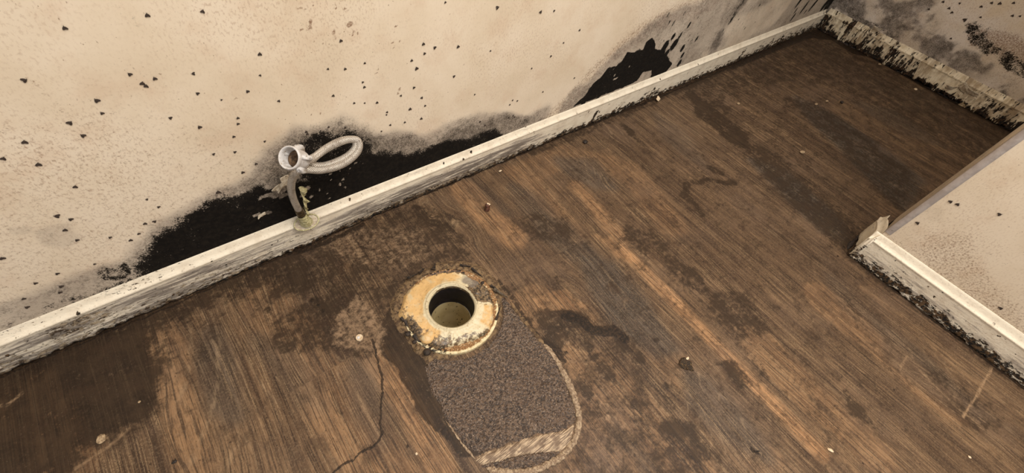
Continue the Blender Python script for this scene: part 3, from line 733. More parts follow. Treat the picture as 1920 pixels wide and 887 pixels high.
def attA(S, Z):
    f = Z / ZR
    wob = fbm(S * 22, S * 0 + 1, 7, 4, .6)
    # rot climbs from the floor; more of it in places
    amt = .14 + .28 * ss(.35, .8, vn(S * 7, S * 0, 3)) + .34 * ss(sx(900, 310), sx(1060, 245), S) + .35 * ss(sx(1380, 110), sx(1530, 60), S)
    amt = amt + .3 * ss(sx(520, 480), sx(640, 430), S) * (1 - ss(sx(760, 380), sx(900, 310), S))
    r = np.clip(1.05 - f / (amt * (0.5 + wob) + .02), 0, 1) * .95
    for u0, v0, wd in [(1122, 200, .010), (1392, 100, .020)]:
        s0 = sx(u0, v0) + (f - .5) * .02
        r = np.maximum(r, .78 * (1 - ss(wd * .3, wd, np.abs(S - s0))) * ss(1.0, .55, f))
    r = np.maximum(r, .5 * ss(sx(1500, 60), sx(1560, 30), S))
    for k in range(60):
        q = _h(np.array(k), np.array(3), 5); q2 = _h(np.array(k), np.array(8), 6)
        r = np.maximum(r, .8 * (1 - ss(.0012, .0035, np.hypot(S - (-.45 + q * 2.4), Z - .012 - q2 * .065))))
    left = 1 - ss(sx(380, 540), sx(700, 400), S)
    mid = ss(sx(560, 470), sx(700, 400), S) * (1 - ss(sx(960, 290), sx(1060, 245), S))
    g = np.clip(left * ss(1.03, .85, f) * .56 + mid * ss(1.0, .6, f) * .68, 0, 1) + .18 * ss(1.02, .9, f)
    g = np.maximum(g, .55 * (1 - ss(0, .016, np.abs(Z - .018 - .25 * (S - .2) * .1))) * mid)
    b = np.clip(left * ss(.92, .45, f) * (.36 + .4 * vn(S * 9, S * 0, 8)) + mid * ss(.6, .2, f) * .6 + .25 * ss(.4, .1, f), 0, 1)
    b = np.maximum(b, .75 * (1 - ss(.02, .07, np.abs(S - sx(160, 610)))) * ss(1.05, .8, f) * ss(.2, .5, f) * left)
    b = np.maximum(b, .48 * ss(1, 1.05, f) * (left + .6 * mid) * vn(S * 30, Z * 40, 4)); g = np.maximum(g, .38 * ss(1, 1.05, f) * (left + mid) * vn(S * 20, Z * 50, 14))
    return r, np.clip(g, 0, 1), b
S = axis((-1.05, -.47, .01), (-.47, 1.3, .0018), (1.3, XBF + .004, .003))
skirting('baseboard_left', S, lambda s, o, z: (s, YW - o, z), attA, M_board)
def syc(u, v): return PX(u, v, XF)[1]
def attC(S, Z):
    f = Z / ZR; s = YE - S
    wob = fbm(S * 20, S * 0 + 1, 17, 4, .6)
    h = .38 + .30 * np.sin(s * 9 + .4) ** 2 * wob + .25 * (wob - .5)
    r = np.clip(1.1 - np.abs(f - .10) / (h + .06), 0, 1) * .9
    r = r * (1 - .55 * (1 - ss(.0, .12, f)) * vn(S * 30, S * 0, 3))
    g = .22 * ss(1.03, .95, f) * ss(0, .5, f) + .45 * np.clip(1.3 - f / (h + .3), 0, 1)
    b = np.clip(.8 - np.abs(f - .25) / .35, 0, 1) * .72 * (1 - ss(.0, .16, s) * .4)
    r = np.maximum(r, .45 * (1 - ss(.01, .05, s)) * ss(.9, .3, f))
    for k in range(18):
        q = float(_h(np.array(k), np.array(31), 5)); q2 = float(_h(np.array(k), np.array(81), 6))
        r = np.maximum(r, .8 * (1 - ss(.001, .003, np.hypot(S - (YE - .02 - q * .5), Z - .02 - q2 * .05))))
    return r, g, b
S = axis((-1.6, -.62, .01), (-.62, YE + .0115, .0018))
skirting('baseboard_right', S, lambda s, o, z: (XC - o, s, z), attC, M_boardy, zr=.0695, zt=.090)
# return of the skirting round the end of the partition, its far half torn off
def attE(S, Z):
    s = S - XC
    r = np.clip(.9 - Z / .012, 0, 1) * .9
    return r, .25 + 0 * S, .15 + .5 * ss(.7, .9, fbm(S * 50, Z * 50, 5))
S = axis((XC - .0112, XC + .110, .0018))
skirting('baseboard_end', S, lambda s, o, z: (s, YE + o + .012 * ss(XC + .03, XC + .085, s), z * (1 - .12 * ss(XC + .06, XC + .10, s + .02 * (fbm(s * 90, s * 0, 2) - .5)))), attE, M_board, zr=.0695, zt=.090, disp=.0022)
def attB(S, Z):
    f = Z / ZR; s = .596 - S
    wob = fbm(S * 16, S * 0 + 1, 27, 4, .6)
    r = .80 - .34 * f + .5 * (vn(S * 14, Z * 12, 5) - .5)
    r = r - .55 * (1 - ss(.05, .16, np.abs(s - .52))) * ss(.1, .3, f)      # paler stretch
    r = r - .35 * (1 - ss(.05, .10, np.abs(s - .13))) * ss(.15, .5, f)
    r = r + .4 * (1 - ss(0, .05, s))
    r = np.where(f > .97, .12 + .28 * vn(S * 30, Z * 60, 6) * (1 - ss(.4, .6, s)), r)
    r = np.maximum(r, 1.3 * (1 - ss(.008, .014, np.abs(s - .118 + .1 * (Z - .04)))))
    r = np.where(f < .22, r + .35, r)
    r = np.clip(r, 0, 1.1) * .85
    g = .35 + .3 * vn(S * 30, Z * 4, 8)
    b = .35 + .35 * vn(S * 10, Z * 20, 9)
    b = np.where(f > .97, .28, b)
    return r, g, b
S = axis((-.72, YF, .0022))
skirting('baseboard_back', S, lambda s, o, z: (XB - o * 1.1, s, z), attB, M_boardb, zr=.070, zt=.090, disp=.0022, ragged=.016)
# torn, curling flakes and debris at the back skirting
def flake(name, pos, size, rot, seed, mat, label, cat, group=None, curl=.35):
    n = 9; bm = bmesh.new(); vv = {}
    for i in range(n):
        for j in range(n):
            x = (i / (n - 1) - .5); y = (j / (n - 1) - .5)
            e = 1 + .35 * (float(vn(np.array(math.atan2(y, x) * 2 + 9), np.array(1.0 * seed), seed)) - .5) * 2
            z = curl * (x * x * 1.2 + y * .3 * x) + .06 * float(vn(np.array(x * 6), np.array(y * 6), seed))
            vv[i, j] = bm.verts.new((x * size[0] * e, y * size[1] * e, z * size[0]))
    for i in range(n - 1):
        for j in range(n - 1): bm.faces.new((vv[i, j], vv[i + 1, j], vv[i + 1, j + 1], vv[i, j + 1]))
    r = bmesh.ops.extrude_face_region(bm, geom=bm.faces[:])
    for v in [g for g in r['geom'] if isinstance(g, bmesh.types.BMVert)]: v.co.z += size[2]
    o = bm_obj(name, bm, mat, label=label, cat=cat, group=group)
    o.location = pos; o.rotation_euler = rot
    return o
def onB(u, v, out=.016): return PX(u, v, XB - out)
flake('paint_flake', onB(1783, 166, .022), (.045, .020, .0015), (1.2, .2, 2.2), 3, M_peel, 'upright curled grey paint flake standing before the dark gap in the back skirting', 'paint flake')
flake('paint_flake', onB(1813, 172, .018), (.060, .030, .0015), (1.1, -.3, 1.7), 5, M_peel, 'large rounded pale paint flake hanging low on the back skirting', 'paint flake')
flake('paint_flake', onB(1829, 205, .030), (.024, .008, .0015), (.5, .9, 1.0), 7, M_whitechip, 'narrow cream paint sliver standing at the foot of the back skirting', 'paint flake')
flake('paint_flake', onB(1645, 55, .014), (.030, .014, .0012), (1.2, .1, 1.8), 9, M_peel, 'small cream flake lifting from the broken joint in the back skirting', 'paint flake')
# crumbling swollen strip along the foot of the back skirting
def rubble(name, pts, wd, ht, seed, mat, label, cat):
    P = catmull([FL(*p) for p in pts], 14); n = len(P); m = 11
    T = np.gradient(P, axis=0); T /= np.linalg.norm(T, axis=1)[:, None]; Nn = np.cross(T, [0, 0, 1])
    V = []
    for i in range(n):
        env = min(1, i / 4, (n - 1 - i) / 4)
        w_ = wd * (.35 + 1.1 * float(fbm(np.array(i * .22), np.array(seed * 1.0), seed, 3))) * env
        for j in range(m):
            t = j / (m - 1) * 2 - 1
            hh = ht * env * max(0, 1 - t * t) ** .6 * (.3 + 1.4 * float(fbm(np.array(i * .5), np.array(j * .6 + seed), seed + 4, 3)))
            q = P[i] + Nn[i] * t * w_; V.append((q[0], q[1], hh))
    me = mesh_np(name, np.array(V), gridF(n, m, flip=True))
    return link(name, me, mat, label=label, cat=cat)
M_crumb = simple('crumbled_fibreboard', (176, 156, 122), (92, 70, 48), 130, .85, .9, .003, (34, 26, 18))
rubble('crumbled_board_debris', [(1796, 196), (1815, 200), (1838, 212), (1860, 222), (1888, 236)], .020, .020, 3, M_crumb, 'ragged pale crumbled board fibres heaped along the foot of the back skirting', 'debris')
rubble('crumbled_board_debris', [(1700, 138), (1720, 150), (1742, 163)], .012, .014, 6, M_crumb, 'thin ragged pale strip of broken board left of the dark gap at the back', 'debris')
rubble('crumbled_board_debris', [(1556, 62), (1580, 78), (1610, 92), (1645, 108)], .018, .008, 8, M_blackchip, 'black crumbly dirt piled on the floor in the far corner', 'debris')
rubble('crumbled_board_debris', [(1588, 468), (1597, 456), (1607, 447), (1620, 438)], .005, .003, 10, M_blackchip, 'black dirt scattered on the floor off the tip of the partition', 'debris')

# ------------------------------------------------------------------ TOILET FOOTPRINT
crust_px = [(935, 548), (958, 572), (985, 606), (1012, 640), (1036, 668), (1056, 705), (1070, 742), (1079, 775), (1078, 790), (1062, 803), (1035, 810), (1000, 817), (960, 830), (925, 842),
            (897, 855), (880, 845), (858, 815), (838, 785), (822, 755), (806, 722), (798, 690), (812, 672), (850, 660), (900, 640), (930, 600)]
pts = np.array([fl2(p) for p in crust_px])
orig = (float(pts[:, 0].mean()), float(pts[:, 1].mean()), 0)
T0 = empty('toilet_footprint', orig, 'egg-shaped patch of rough brown residue left on the planks by a removed toilet', 'toilet footprint')
def local(V): return V - np.array(orig)
def patch(name, px, mat, step, hf, parent, warp=.003, wf=60, seed=1, origin=orig, attrs=None, hole=0):
    pts = np.array([fl2(p) for p in px])
    x = np.arange(pts[:, 0].min() - .01, pts[:, 0].max() + .01, step); y = np.arange(pts[:, 1].min() - .01, pts[:, 1].max() + .01, step)
    X, Y = np.meshgrid(x, y, indexing='ij')
    XW = X + (fbm(X * wf, Y * wf, seed) - .5) * 2 * warp; YW_ = Y + (fbm(X * wf, Y * wf, seed + 9) - .5) * 2 * warp
    d = -sdist(XW, YW_, pts)
    Z = hf(X, Y, d)
    dc = (d[:-1, :-1] + d[1:, 1:]) / 2
    keep = dc > -step
    if hole: keep &= np.hypot((X[:-1, :-1] + X[1:, 1:]) / 2 - FCX, (Y[:-1, :-1] + Y[1:, 1:]) / 2 - FCY) > hole
    V = np.stack([X, Y, np.where(d < 0, -.0008, Z)], -1).reshape(-1, 3)
    F = gridF(*X.shape, keep=keep)
    used = np.unique(F); mp_ = -np.ones(len(V), int); mp_[used] = np.arange(len(used))
    at = None
    if attrs: at = {'m1': [c.ravel()[used] for c in attrs(X, Y, d)]}
    me = mesh_np(name, V[used] - np.array(origin), mp_[F], at)
    return link(name, me, mat, parent)
m = N('rough_crust', .32, .6); P = m.obj()
n1 = m.noise(P, 240, 4, .65); n2 = m.noise(P, 26, 4, .6); v1 = m.vor(P, 330)
c = m.mix(m.step(n1, .38, .66), lin(46, 34, 27), lin(112, 91, 73))
c = m.mix(m.mul(m.step(n2, .4, .7), .35), c, lin(86, 64, 48))
c = m.mix(m.mul(m.step(m.noise(P, 520, 2, .6), .60, .70), .7), c, lin(186, 164, 142))
M_crust = m.fin(c, m.add(n1, m.mul(v1, .6)), 1.0, .0028)
patch('crust', crust_px, M_crust, .0016,
      lambda X, Y, d: .0012 + .0016 * ss(0, .008, d) + .0012 * (fbm(X * 260, Y * 260, 3, 3, .6) - .5) * 2 + .0005 * (fbm(X * 60, Y * 60, 8) - .5), T0, warp=.006, wf=40, hole=.101)
# scraped cream strip across the foot of the print
m = N('scraped_strip', .6, .4); rot = math.atan2(*(np.array(fl2((1062, 850))) - np.array(fl2((1000, 790))))[::-1])
g = m.obj((60, 700, 60), rot=(0, 0, -rot)); nn = m.noise(g, .8, 3, .6); n0 = m.noise(m.obj(), 60, 5, .65)
c = m.mix(m.step(nn, .36, .64), lin(96, 76, 58), lin(192, 168, 138))
c = m.mix(m.mul(m.step(n0, .46, .62), .75), c, lin(96, 74, 56))
M_scrape = m.fin(c, nn, .6, .001)
patch('scraped_strip', [(1076, 798), (1070, 830), (1052, 846), (1020, 848), (980, 852), (930, 865), (905, 872), (893, 862), (905, 852), (945, 838), (985, 822), (1030, 813), (1060, 806)], M_scrape, .0016,
      lambda X, Y, d: .0012 + .0012 * ss(0, .006, d) + .0004 * fbm(X * 120, Y * 120, 5), T0, warp=.002, seed=4)
patch('dark_crescent', [(1052, 846), (1040, 860), (1010, 872), (970, 882), (935, 882), (900, 874), (930, 866), (980, 853), (1020, 848)], M_crust, .0016,
      lambda X, Y, d: .0010 + .0012 * ss(0, .006, d) + .001 * (fbm(X * 260, Y * 260, 3, 3, .6) - .5), T0, warp=.002, seed=6)
def bead(name, px, r0, mat, seed, flat=.55):
    P = catmull([FL(*p) for p in px], 16); n = len(P)
    P = P + np.stack([(fbm(np.arange(n) * .33, np.zeros(n), seed) - .5) * .003, (fbm(np.arange(n) * .33, np.ones(n), seed) - .5) * .003, np.zeros(n)], -1)
    rr = r0 * (.55 + .95 * fbm(np.arange(n) * .42, np.zeros(n) + seed, seed, 4, .65)) * np.clip(np.minimum(np.arange(n), n - 1 - np.arange(n)) / 6, .15, 1)
    V, F, uv = tube_np(P, rr, 12)
    V[:, 2] = np.maximum(V[:, 2], -.0005 / flat) * flat + .0006
    V += (fbm(V[:, 0] * 300, V[:, 1] * 300 + V[:, 2] * 400, seed, 3)[:, None] - .5) * .0014
    return link(name, mesh_np(name, local(V), F), mat, T0)
o = bead('caulk_bead', [(1018, 642), (1036, 664), (1054, 694), (1070, 728), (1082, 762), (1086, 790), (1080, 818), (1066, 842), (1044, 862), (1012, 878), (975, 886), (935, 884), (912, 878)], .0052, M_caulk, 3)
o['label'] = 'pale curved bead of old caulk'
bead('caulk_bead', [(836, 788), (852, 812), (872, 838), (892, 862)], .0016, M_caulk, 5)['label'] = 'thin straight caulk line on the left edge'
bead('torn_edge', [(957, 566), (978, 596), (1004, 628), (1022, 648)], .0034, M_plaster, 8)['label'] = 'dark crumbly torn edge'

# ------------------------------------------------------------------ TOILET FLANGE
TF = empty('toilet_flange', (FCX, FCY, 0), 'round cream toilet drain flange with leftover orange wax and an open pipe', 'toilet flange')
def img_ang(u, v):
    q = FL(u, v, .012); return math.atan2(q[1] - FCY, q[0] - FCX)
def polar(name, prof, mat, nz, parent, attrs=None, seg=220, seed=1):
    """prof: list (r, z); nz(theta, t, r) -> (dr, dz)"""
    th = np.linspace(0, 2 * math.pi, seg, endpoint=False); pr = np.array(prof); t = np.linspace(0, 1, len(pr))
    Tn, TT = np.meshgrid(t, th, indexing='ij'); RR = np.repeat(pr[:, :1], seg, 1); ZZ = np.repeat(pr[:, 1:], seg, 1)
    dr, dz = nz(TT, Tn, RR); RR = RR + dr; ZZ = ZZ + dz
    V = np.stack([RR * np.cos(TT), RR * np.sin(TT), ZZ], -1).reshape(-1, 3)
    at = {'m1': attrs(TT, Tn, RR)} if attrs else None
    return link(name, mesh_np(name, V, gridF(len(pr), seg, wrapm=True), at), mat, parent)
def cn(T, a, r, s, o=4): return fbm(np.cos(T) * r * a + 20, np.sin(T) * r * a + 20, s, o, .6)
def adist(T, a): return np.abs((T - a + math.pi) % (2 * math.pi) - math.pi)
# outer rim of the flange
m = N('flange_plastic', .5, .4); P = m.obj(); r_, g_, b_ = m.attr('m1')[:3]
n1 = m.noise(P, 150, 5, .65)
c = m.mix(m.step(n1, .4, .7), lin(222, 206, 166), lin(186, 164, 120))
c = m.mix(m.step(m.add(r_, m.mul(m.math('SUBTRACT', n1, .5), 1.3)), .45, .65), c, m.mix(m.step(m.noise(P, 420, 3, .6), .4, .6), lin(104, 72, 42), lin(160, 120, 78)))
c = m.mix(m.step(m.add(g_, m.mul(m.math('SUBTRACT', n1, .5), 1.0)), .45, .6), c, lin(34, 26, 20))
M_rim = m.fin(c, n1, .5, .001)
RO = .0905
lerp = lambda a, b, n: [(a[0] + (b[0] - a[0]) * i / n, a[1] + (b[1] - a[1]) * i / n) for i in range(n)]
prof = lerp((.050, .004), (.080, .0065), 8) + lerp((.080, .0065), (RO - .002, .0085), 8) + [(RO - .0005, .0088), (RO, .0070), (RO, .0035), (RO, .0)]
aD = img_ang(900, 520); aL = img_ang(770, 620); aB = img_ang(850, 650); aT = img_ang(830, 500)
polar('rim', prof, M_rim, lambda T, t, r: (0 * r, .0004 * (cn(T, 90, r, 3) - .5)), TF,
      lambda T, t, r: (np.clip(.55 - 1.1 * ss(RO - .006, RO - .001, r) * (1 - ss(1.0, 1.9, adist(T, aB))) + .15, 0, 1), .9 * ss(1.5, .7, adist(T, aL)) * .6 + .5 * (1 - ss(.3, .9, adist(T, aT))), 0 * r))
# wax / hub
m = N('wax', .42, .45); P = m.obj(); r_, g_, b_ = m.attr('m1')[:3]
n1 = m.noise(P, 70, 5, .62); n2 = m.noise(P, 240, 5, .65)
c = m.mix(m.step(m.add(m.mul(r_, .55), m.mul(n1, .6)), .38, .66), lin(208, 194, 160), lin(208, 170, 114))
c = m.mix(m.mul(m.step(n2, .53, .66), .5), c, lin(156, 120, 76))
c = m.mix(m.mul(m.step(m.noise(m.obj(loc=(2, 3, 4)), 42, 6, .72), .50, .62), .65), c, lin(196, 182, 150))
f = m.step(m.add(g_, m.add(m.mul(m.math('SUBTRACT', n1, .5), 1.6), m.mul(m.math('SUBTRACT', n2, .5), 1.6))), .46, .66)
c = m.mix(f, c, m.mix(m.step(n2, .42, .6), lin(44, 36, 30), lin(126, 104, 76)))
f = m.step(m.add(b_, m.mul(m.math('SUBTRACT', n1, .5), .8)), .42, .7)
c = m.mix(m.mul(f, .8), c, lin(120, 110, 100))
M_wax = m.fin(c, m.add(n1, m.mul(n2, .5)), .6, .0015)
aR = img_ang(905, 545); aO = img_ang(790, 540); aLL = img_ang(775, 600); aBL = img_ang(795, 630); aR2 = img_ang(905, 590)
prof = lerp((.0435, -.004), (.0435, .018), 5) + lerp((.0435, .018), (.0475, .0225), 4) + lerp((.0475, .0225), (.051, .0195), 4) + lerp((.051, .0195), (.066, .0155), 10) + lerp((.066, .0155), (.077, .0135), 8) + lerp((.077, .0135), (.083, .0035), 6) + [(.084, .002)]
def waxn(T, t, r):
    out = ss(.06, .083, r)
    lob = (cn(T, 1.0, .04 / .04 * np.ones_like(r) * 2.2, 3, 4) - .5)
    bulge = .010 * (1 - ss(.25, .9, adist(T, aBL))) + .006 * (1 - ss(.3, 1.0, adist(T, aLL))) + .007 * (1 - ss(.3, 1.3, adist(T, aO)))
    bulge = bulge - .009 * (1 - ss(.3, 1.3, adist(T, aB - .25)))
    dz = .0050 * (cn(T, 75, r, 6) - .5) * ss(.0440, .052, r) + .004 * out * (1 - out) * 2 * (1 - ss(.3, 1.2, adist(T, aLL)))
    return lob * .022 * out + bulge * out, dz
def waxa(T, t, r):
    org = (1 - ss(.6, 1.5, adist(T, aO))) * .9 + (1 - ss(.2, .5, adist(T, aBL))) + .7 * (1 - ss(.2, .45, adist(T, aR2))) * ss(.055, .065, r)
    org = org * ss(.050, .058, r)
    blk = .95 * (1 - ss(.25, .62, adist(T, aR))) * ss(.0455, .05, r) + .6 * (1 - ss(.1, .3, adist(T, aLL + .15))) * ss(.068, .078, r)
    blk = blk + .60 * (1 - ss(.5, 1.5, adist(T, aB - .2))) * ss(.054, .066, r) + .30 * ss(.0445, .047, r) * (1 - ss(.048, .051, r)) + .30 * ss(.07, .082, r) + .45 * (1 - ss(.2, .9, adist(T, aT - .3))) * ss(.07, .08, r)
    blk = blk + .8 * (r < .0440) * (1 - ss(.6, 1.6, adist(T, img_ang(850, 530))))
    gr = .75 * (1 - ss(.1, .5, adist(T, aR + .45))) * ss(.05, .06, r) + .45 * (1 - ss(.4, 1.3, adist(T, aB))) * ss(.05, .055, r)
    return np.clip(org, 0, 1), np.clip(blk, 0, 1), np.clip(gr, 0, 1)
polar('wax_ring', prof, M_wax, waxn, TF, waxa)['label'] = 'lumpy orange and cream wax ring'
# black collar, pipe
polar('rubber_collar', lerp((.0434, .012), (.0425, .002), 4) + lerp((.0425, .002), (.0425, -.036), 8) + [(.0405, -.038), (.0405, -.040)], M_dark, lambda T, t, r: (.0006 * (cn(T, 60, r, 2) - .5), 0 * r), TF, seg=80)['label'] = 'black rubber collar inside the opening'
m = N('speckled_pipe', .4, .45); P = m.obj(); c = m.mix(m.step(m.noise(P, 30, 3, .5), .4, .7), lin(206, 188, 142), lin(184, 164, 118))
c = m.mix(m.step(m.noise(m.obj((1, 1, .5)), 170, 2, .45), .64, .68), c, lin(60, 42, 26))
M_pipe = m.fin(c, m.noise(P, 100, 3, .5), .2, .0006)
polar('drain_pipe', lerp((.0405, -.040), (.0405, -.15), 10) + lerp((.0405, -.15), (.030, -.175), 4) + lerp((.030, -.175), (.0005, -.185), 5), M_pipe, lambda T, t, r: (0 * r, 0 * r), TF, seg=80)['label'] = 'cream drain pipe with dark specks'
# wax lump and torn adhesive around
o = lump('wax_lump', M_wax, (.015, .011, .008), 4, .2, parent=TF); q = FL(803, 632, .014); o.location = (q[0] - FCX, q[1] - FCY, .006)
o['label'] = 'smooth orange wax lump'
for at_ in (o.data,):
    a = at_.color_attributes.new('m1', 'FLOAT_COLOR', 'POINT'); a.data.foreach_set('color', [1, 0, 0, 1] * len(at_.vertices))
org2 = (FCX, FCY, 0)
patch('torn_adhesive', [(736, 592), (733, 570), (742, 548), (762, 526), (790, 505), (825, 492), (870, 488), (905, 500), (925, 520), (938, 540), (944, 560), (938, 600), (930, 625), (905, 648), (870, 665), (830, 675),
                        (800, 682), (785, 668), (765, 640), (748, 622)], M_plaster, .0016,
      lambda X, Y, d: .0010 + .0065 * ss(0, .010, d) * (.25 + 1.0 * fbm(X * 45, Y * 45, 4, 4, .6)) * ss(.070, .09, np.hypot(X - FCX, Y - FCY)) + .0012 * (fbm(X * 180, Y * 180, 6, 3) - .5), TF, warp=.005, wf=50, seed=9, origin=org2, hole=.062)
def sliver(name, px, z, wd, mat, parent=TF):
    A = np.array(FL(*px[0], z)); B = np.array(FL(*px[1], z * .6)); d = B - A; L = np.linalg.norm(d); n = np.cross(d / L, [0, 0, 1])
    bm = bmesh.new(); sec = []
    for t in np.linspace(0, 1, 8):
        w_ = wd * (1 - .75 * t) * (.8 + .4 * random.random()); c = A + d * t - np.array(org2)
        sec.append([bm.verts.new(Vector(c + n * a * w_ + np.array([0, 0, b * .0022 * (1 - .5 * t)]))) for a, b in ((-1, 0), (-.7, 1), (.6, 1.2), (1, .1), (.3, -.4))])
    for a, b in zip(sec, sec[1:]):
        for k in range(5): bm.faces.new((a[k], a[(k + 1) % 5], b[(k + 1) % 5], b[k]))
    bm.faces.new(sec[0]); bm.faces.new(sec[-1][::-1])
    return bm_obj(name, bm, mat, parent, smooth=False)
sliver('metal_strip', [(926, 542), (952, 558)], .012, .0036, M_grey)['label'] = 'grey pointed metal strip sticking out at the right'
M_shard = simple('dark_shard', (58, 46, 36), (26, 20, 16), 200, .7, .7, .001)
for a, b, w_ in [((786, 512), (796, 503), .004), ((812, 506), (816, 494), .0045), ((862, 497), (882, 500), .0035), ((884, 503), (905, 520), .003), ((764, 522), (786, 512), .003), ((930, 600), (938, 575), .0026),
                 ((760, 600), (768, 618), .005), ((776, 628), (790, 646), .005), ((752, 596), (762, 606), .004), ((920, 535), (935, 545), .003)]:
    sliver('adhesive_shard', [a, b], .010, w_, M_shard)
for i, (u, v, s_) in enumerate([(765, 626, .006), (771, 612, .006), (778, 640, .005), (783, 652, .006), (800, 661, .008), (757, 606, .005), (905, 530, .005), (900, 526, .004), (868, 512, .0045), (840, 502, .004), (764, 590, .006)]):
    o = lump('adhesive_clump', M_plaster if i % 2 else M_shard, (s_, s_ * .8, s_ * .6), 20 + i, .35, 2, parent=TF); q = FL(u, v, .008); o.location = (q[0] - FCX, q[1] - FCY, .004)

# ------------------------------------------------------------------ SUPPLY HOSE on its stub
base = PY(571, 411, .588)
HO = empty('supply_hose', tuple(PY(566, 412, .585)), 'braided steel toilet supply hose with white plastic nut, looped above the skirting', 'hose')
ho = np.array(HO.location)
# (u, v, y): climbs from the stub, goes round twice, ends in the nut
path = [(564, 400, .583), (557, 388, .578), (550, 372, .572), (546, 354, .566), (548, 336, .560), (556, 322, .554), (574, 318, .550), (600, 319, .548), (630, 313, .548), (655, 300, .552), (672, 281, .560), (671, 264, .568),
        (652, 262, .572), (625, 272, .572), (600, 287, .570), (586, 300, .566), (588, 309, .560), (606, 311, .556), (632, 303, .556), (654, 291, .560), (667, 275, .566), (662, 262, .572), (640, 264, .574), (612, 278, .570),
        (592, 293, .558), (578, 300, .548), (568, 301, .540)]
P = catmull([PY(*p) for p in path], 12)
V, F, uv = tube_np(P, .0061, 24)
link('braided_line', mesh_np('braided_line', V - ho, F, uv=uv), M_braid, HO)
def ring_on(path_pts, rr, name, mat, label=None):
    V, F, _ = tube_np(np.array(path_pts), rr, 20)
    o = link(name, mesh_np(name, V - ho, F), mat, HO)
    if label: o['label'] = label
    return o
p0, p1 = PY(564, 400, .583), PY(559, 391, .5795); dd_ = (p1 - p0) / np.linalg.norm(p1 - p0)
q = [p0 - dd_ * .004 + dd_ * .0016 * k for k in range(14)]
ring_on(q, [.0060, .0078, .0078, .0070, .0070, .0078, .0080, .0078, .0070, .0072, .0072, .0072, .0078, .0066], 'ferrule', M_brass, 'dull ferrule at the foot of the hose')
# nut
P1 = P[-1]; vh = np.array([0, 0, H]) - P1; vh /= np.linalg.norm(vh)
left = R.T @ np.array([-1, .20, 0]); left -= vh * (left @ vh); left /= np.linalg.norm(left)
ax = .80 * vh + .60 * left; ax /= np.linalg.norm(ax)
Zq = Vector(ax).to_track_quat('Z', 'Y')
bm = bmesh.new()
rg = lathe(bm, [(.0085, -.005), (.0120, -.003), (.0140, .001), (.0150, .006), (.0152, .020), (.0158, .022), (.0172, .0235), (.0178, .026), (.0178, .0285), (.0170, .030), (.0160, .0302), (.0150, .029), (.0146, .026), (.0140, .0225), (.0142, .021), (.0136, .018), (.0134, .010), (.0130, .006), (.008, .006), (.0075, .003), (.0001, .003)], 48)
nut = bm_obj('coupling_nut', bm, M_white, HO); nut.rotation_mode = 'QUATERNION'; nut.rotation_quaternion = Zq; nut.location = Vector(P1 - ho) + Vector(ax) * .002
nut['label'] = 'white plastic coupling nut with wings'
for k in range(5):
    a = 2 * math.pi * k / 5 + .5
    bm = bmesh.new()
    outl = [(.013, -.001), (.0190, .002), (.0228, .0065), (.0225, .0125), (.0195, .017), (.0175, .0225), (.013, .0225)]
    sec = [[bm.verts.new(Vector((r_ * math.cos(a) - s_ * math.sin(a), r_ * math.sin(a) + s_ * math.cos(a), z_))) for r_, z_ in outl] for s_ in (-.0030, .0030)]
    bm.faces.new(sec[0]); bm.faces.new(sec[1][::-1])
    for j in range(len(outl)): bm.faces.new((sec[0][j], sec[0][(j + 1) % len(outl)], sec[1][(j + 1) % len(outl)], sec[1][j]))
    bmesh.ops.bevel(bm, geom=bm.edges[:], offset=.0009, segments=2, affect='EDGES')
    bm_obj('wing', bm, M_white, nut)
bm = bmesh.new(); lathe(bm, [(.0134, .0130), (.0128, .0142), (.0090, .0148), (.0074, .0140), (.0066, .0085), (.0001, .0080)], 36)
bm_obj('washer', bm, M_tan, nut)['label'] = 'dirty brown washer inside the nut'
# stub pipe and escutcheon on the skirting
ES = empty('pipe_stub', tuple(PY(574, 418, .594)), 'yellow paint-covered pipe stub and oval cover plate on the skirting under the hose', 'pipe')
es = np.array(ES.location)
pc = PY(575, 417, .5925)
nrm = np.array([-.12, -.62, .78]); nrm /= np.linalg.norm(nrm)
bm = bmesh.new()
rg = lathe(bm, [(.0001, .0042), (.006, .0042), (.012, .0036), (.0175, .0022), (.0215, .0026), (.0232, .0022), (.0236, .0008), (.0232, -.001), (.0220, -.002)], 44)
for v in bm.verts: v.co.y *= .60; v.co.z += .0011 * math.sin(v.co.x * 500) * (abs(v.co.x) > .008)
pl_ = bm_obj('cover_plate', bm, M_peel, ES); pl_['label'] = 'oval cover plate with a yellowed rim'
pl_.rotation_mode = 'QUATERNION'; Xv = Vector((1, 0, .02)).normalized(); Zv = Vector(nrm); Yv = Zv.cross(Xv).normalized(); Xv = Yv.cross(Zv)
Mq = Matrix((Xv, Yv, Zv)).transposed(); pl_.rotation_quaternion = Mq.to_quaternion(); pl_.location = Vector(pc - es) + Zv * .0005
th = np.linspace(0, 2 * math.pi, 60); rim = np.stack([.0225 * np.cos(th), .0225 * .6 * np.sin(th), .0030 + 0 * th], -1) @ np.array(Mq).T
V, F, _ = tube_np(rim, .0013 * (.6 + .9 * fbm(th * 3, th * 0, 5)), 8)
rm = link('plate_rim', mesh_np('plate_rim', V + np.array(pl_.location), F), M_yellow, ES); rm['label'] = 'yellowed raised plate rim'
a, b = pc + nrm * .003, p0 - dd_ * .004
st = catmull([a, a * .6 + b * .4 + nrm * .002, b], 8)
V, F, _ = tube_np(st, np.linspace(.0105, .0068, len(st)) * (1 + .18 * np.sin(np.arange(len(st)) * 2.1)), 18)
V += (fbm(V[:, 0] * 220, V[:, 1] * 200 + V[:, 2] * 260, 3, 3)[:, None] - .5) * .003
link('stub', mesh_np('stub', V - es, F), M_yellow, ES)['label'] = 'knobbly yellow stub'
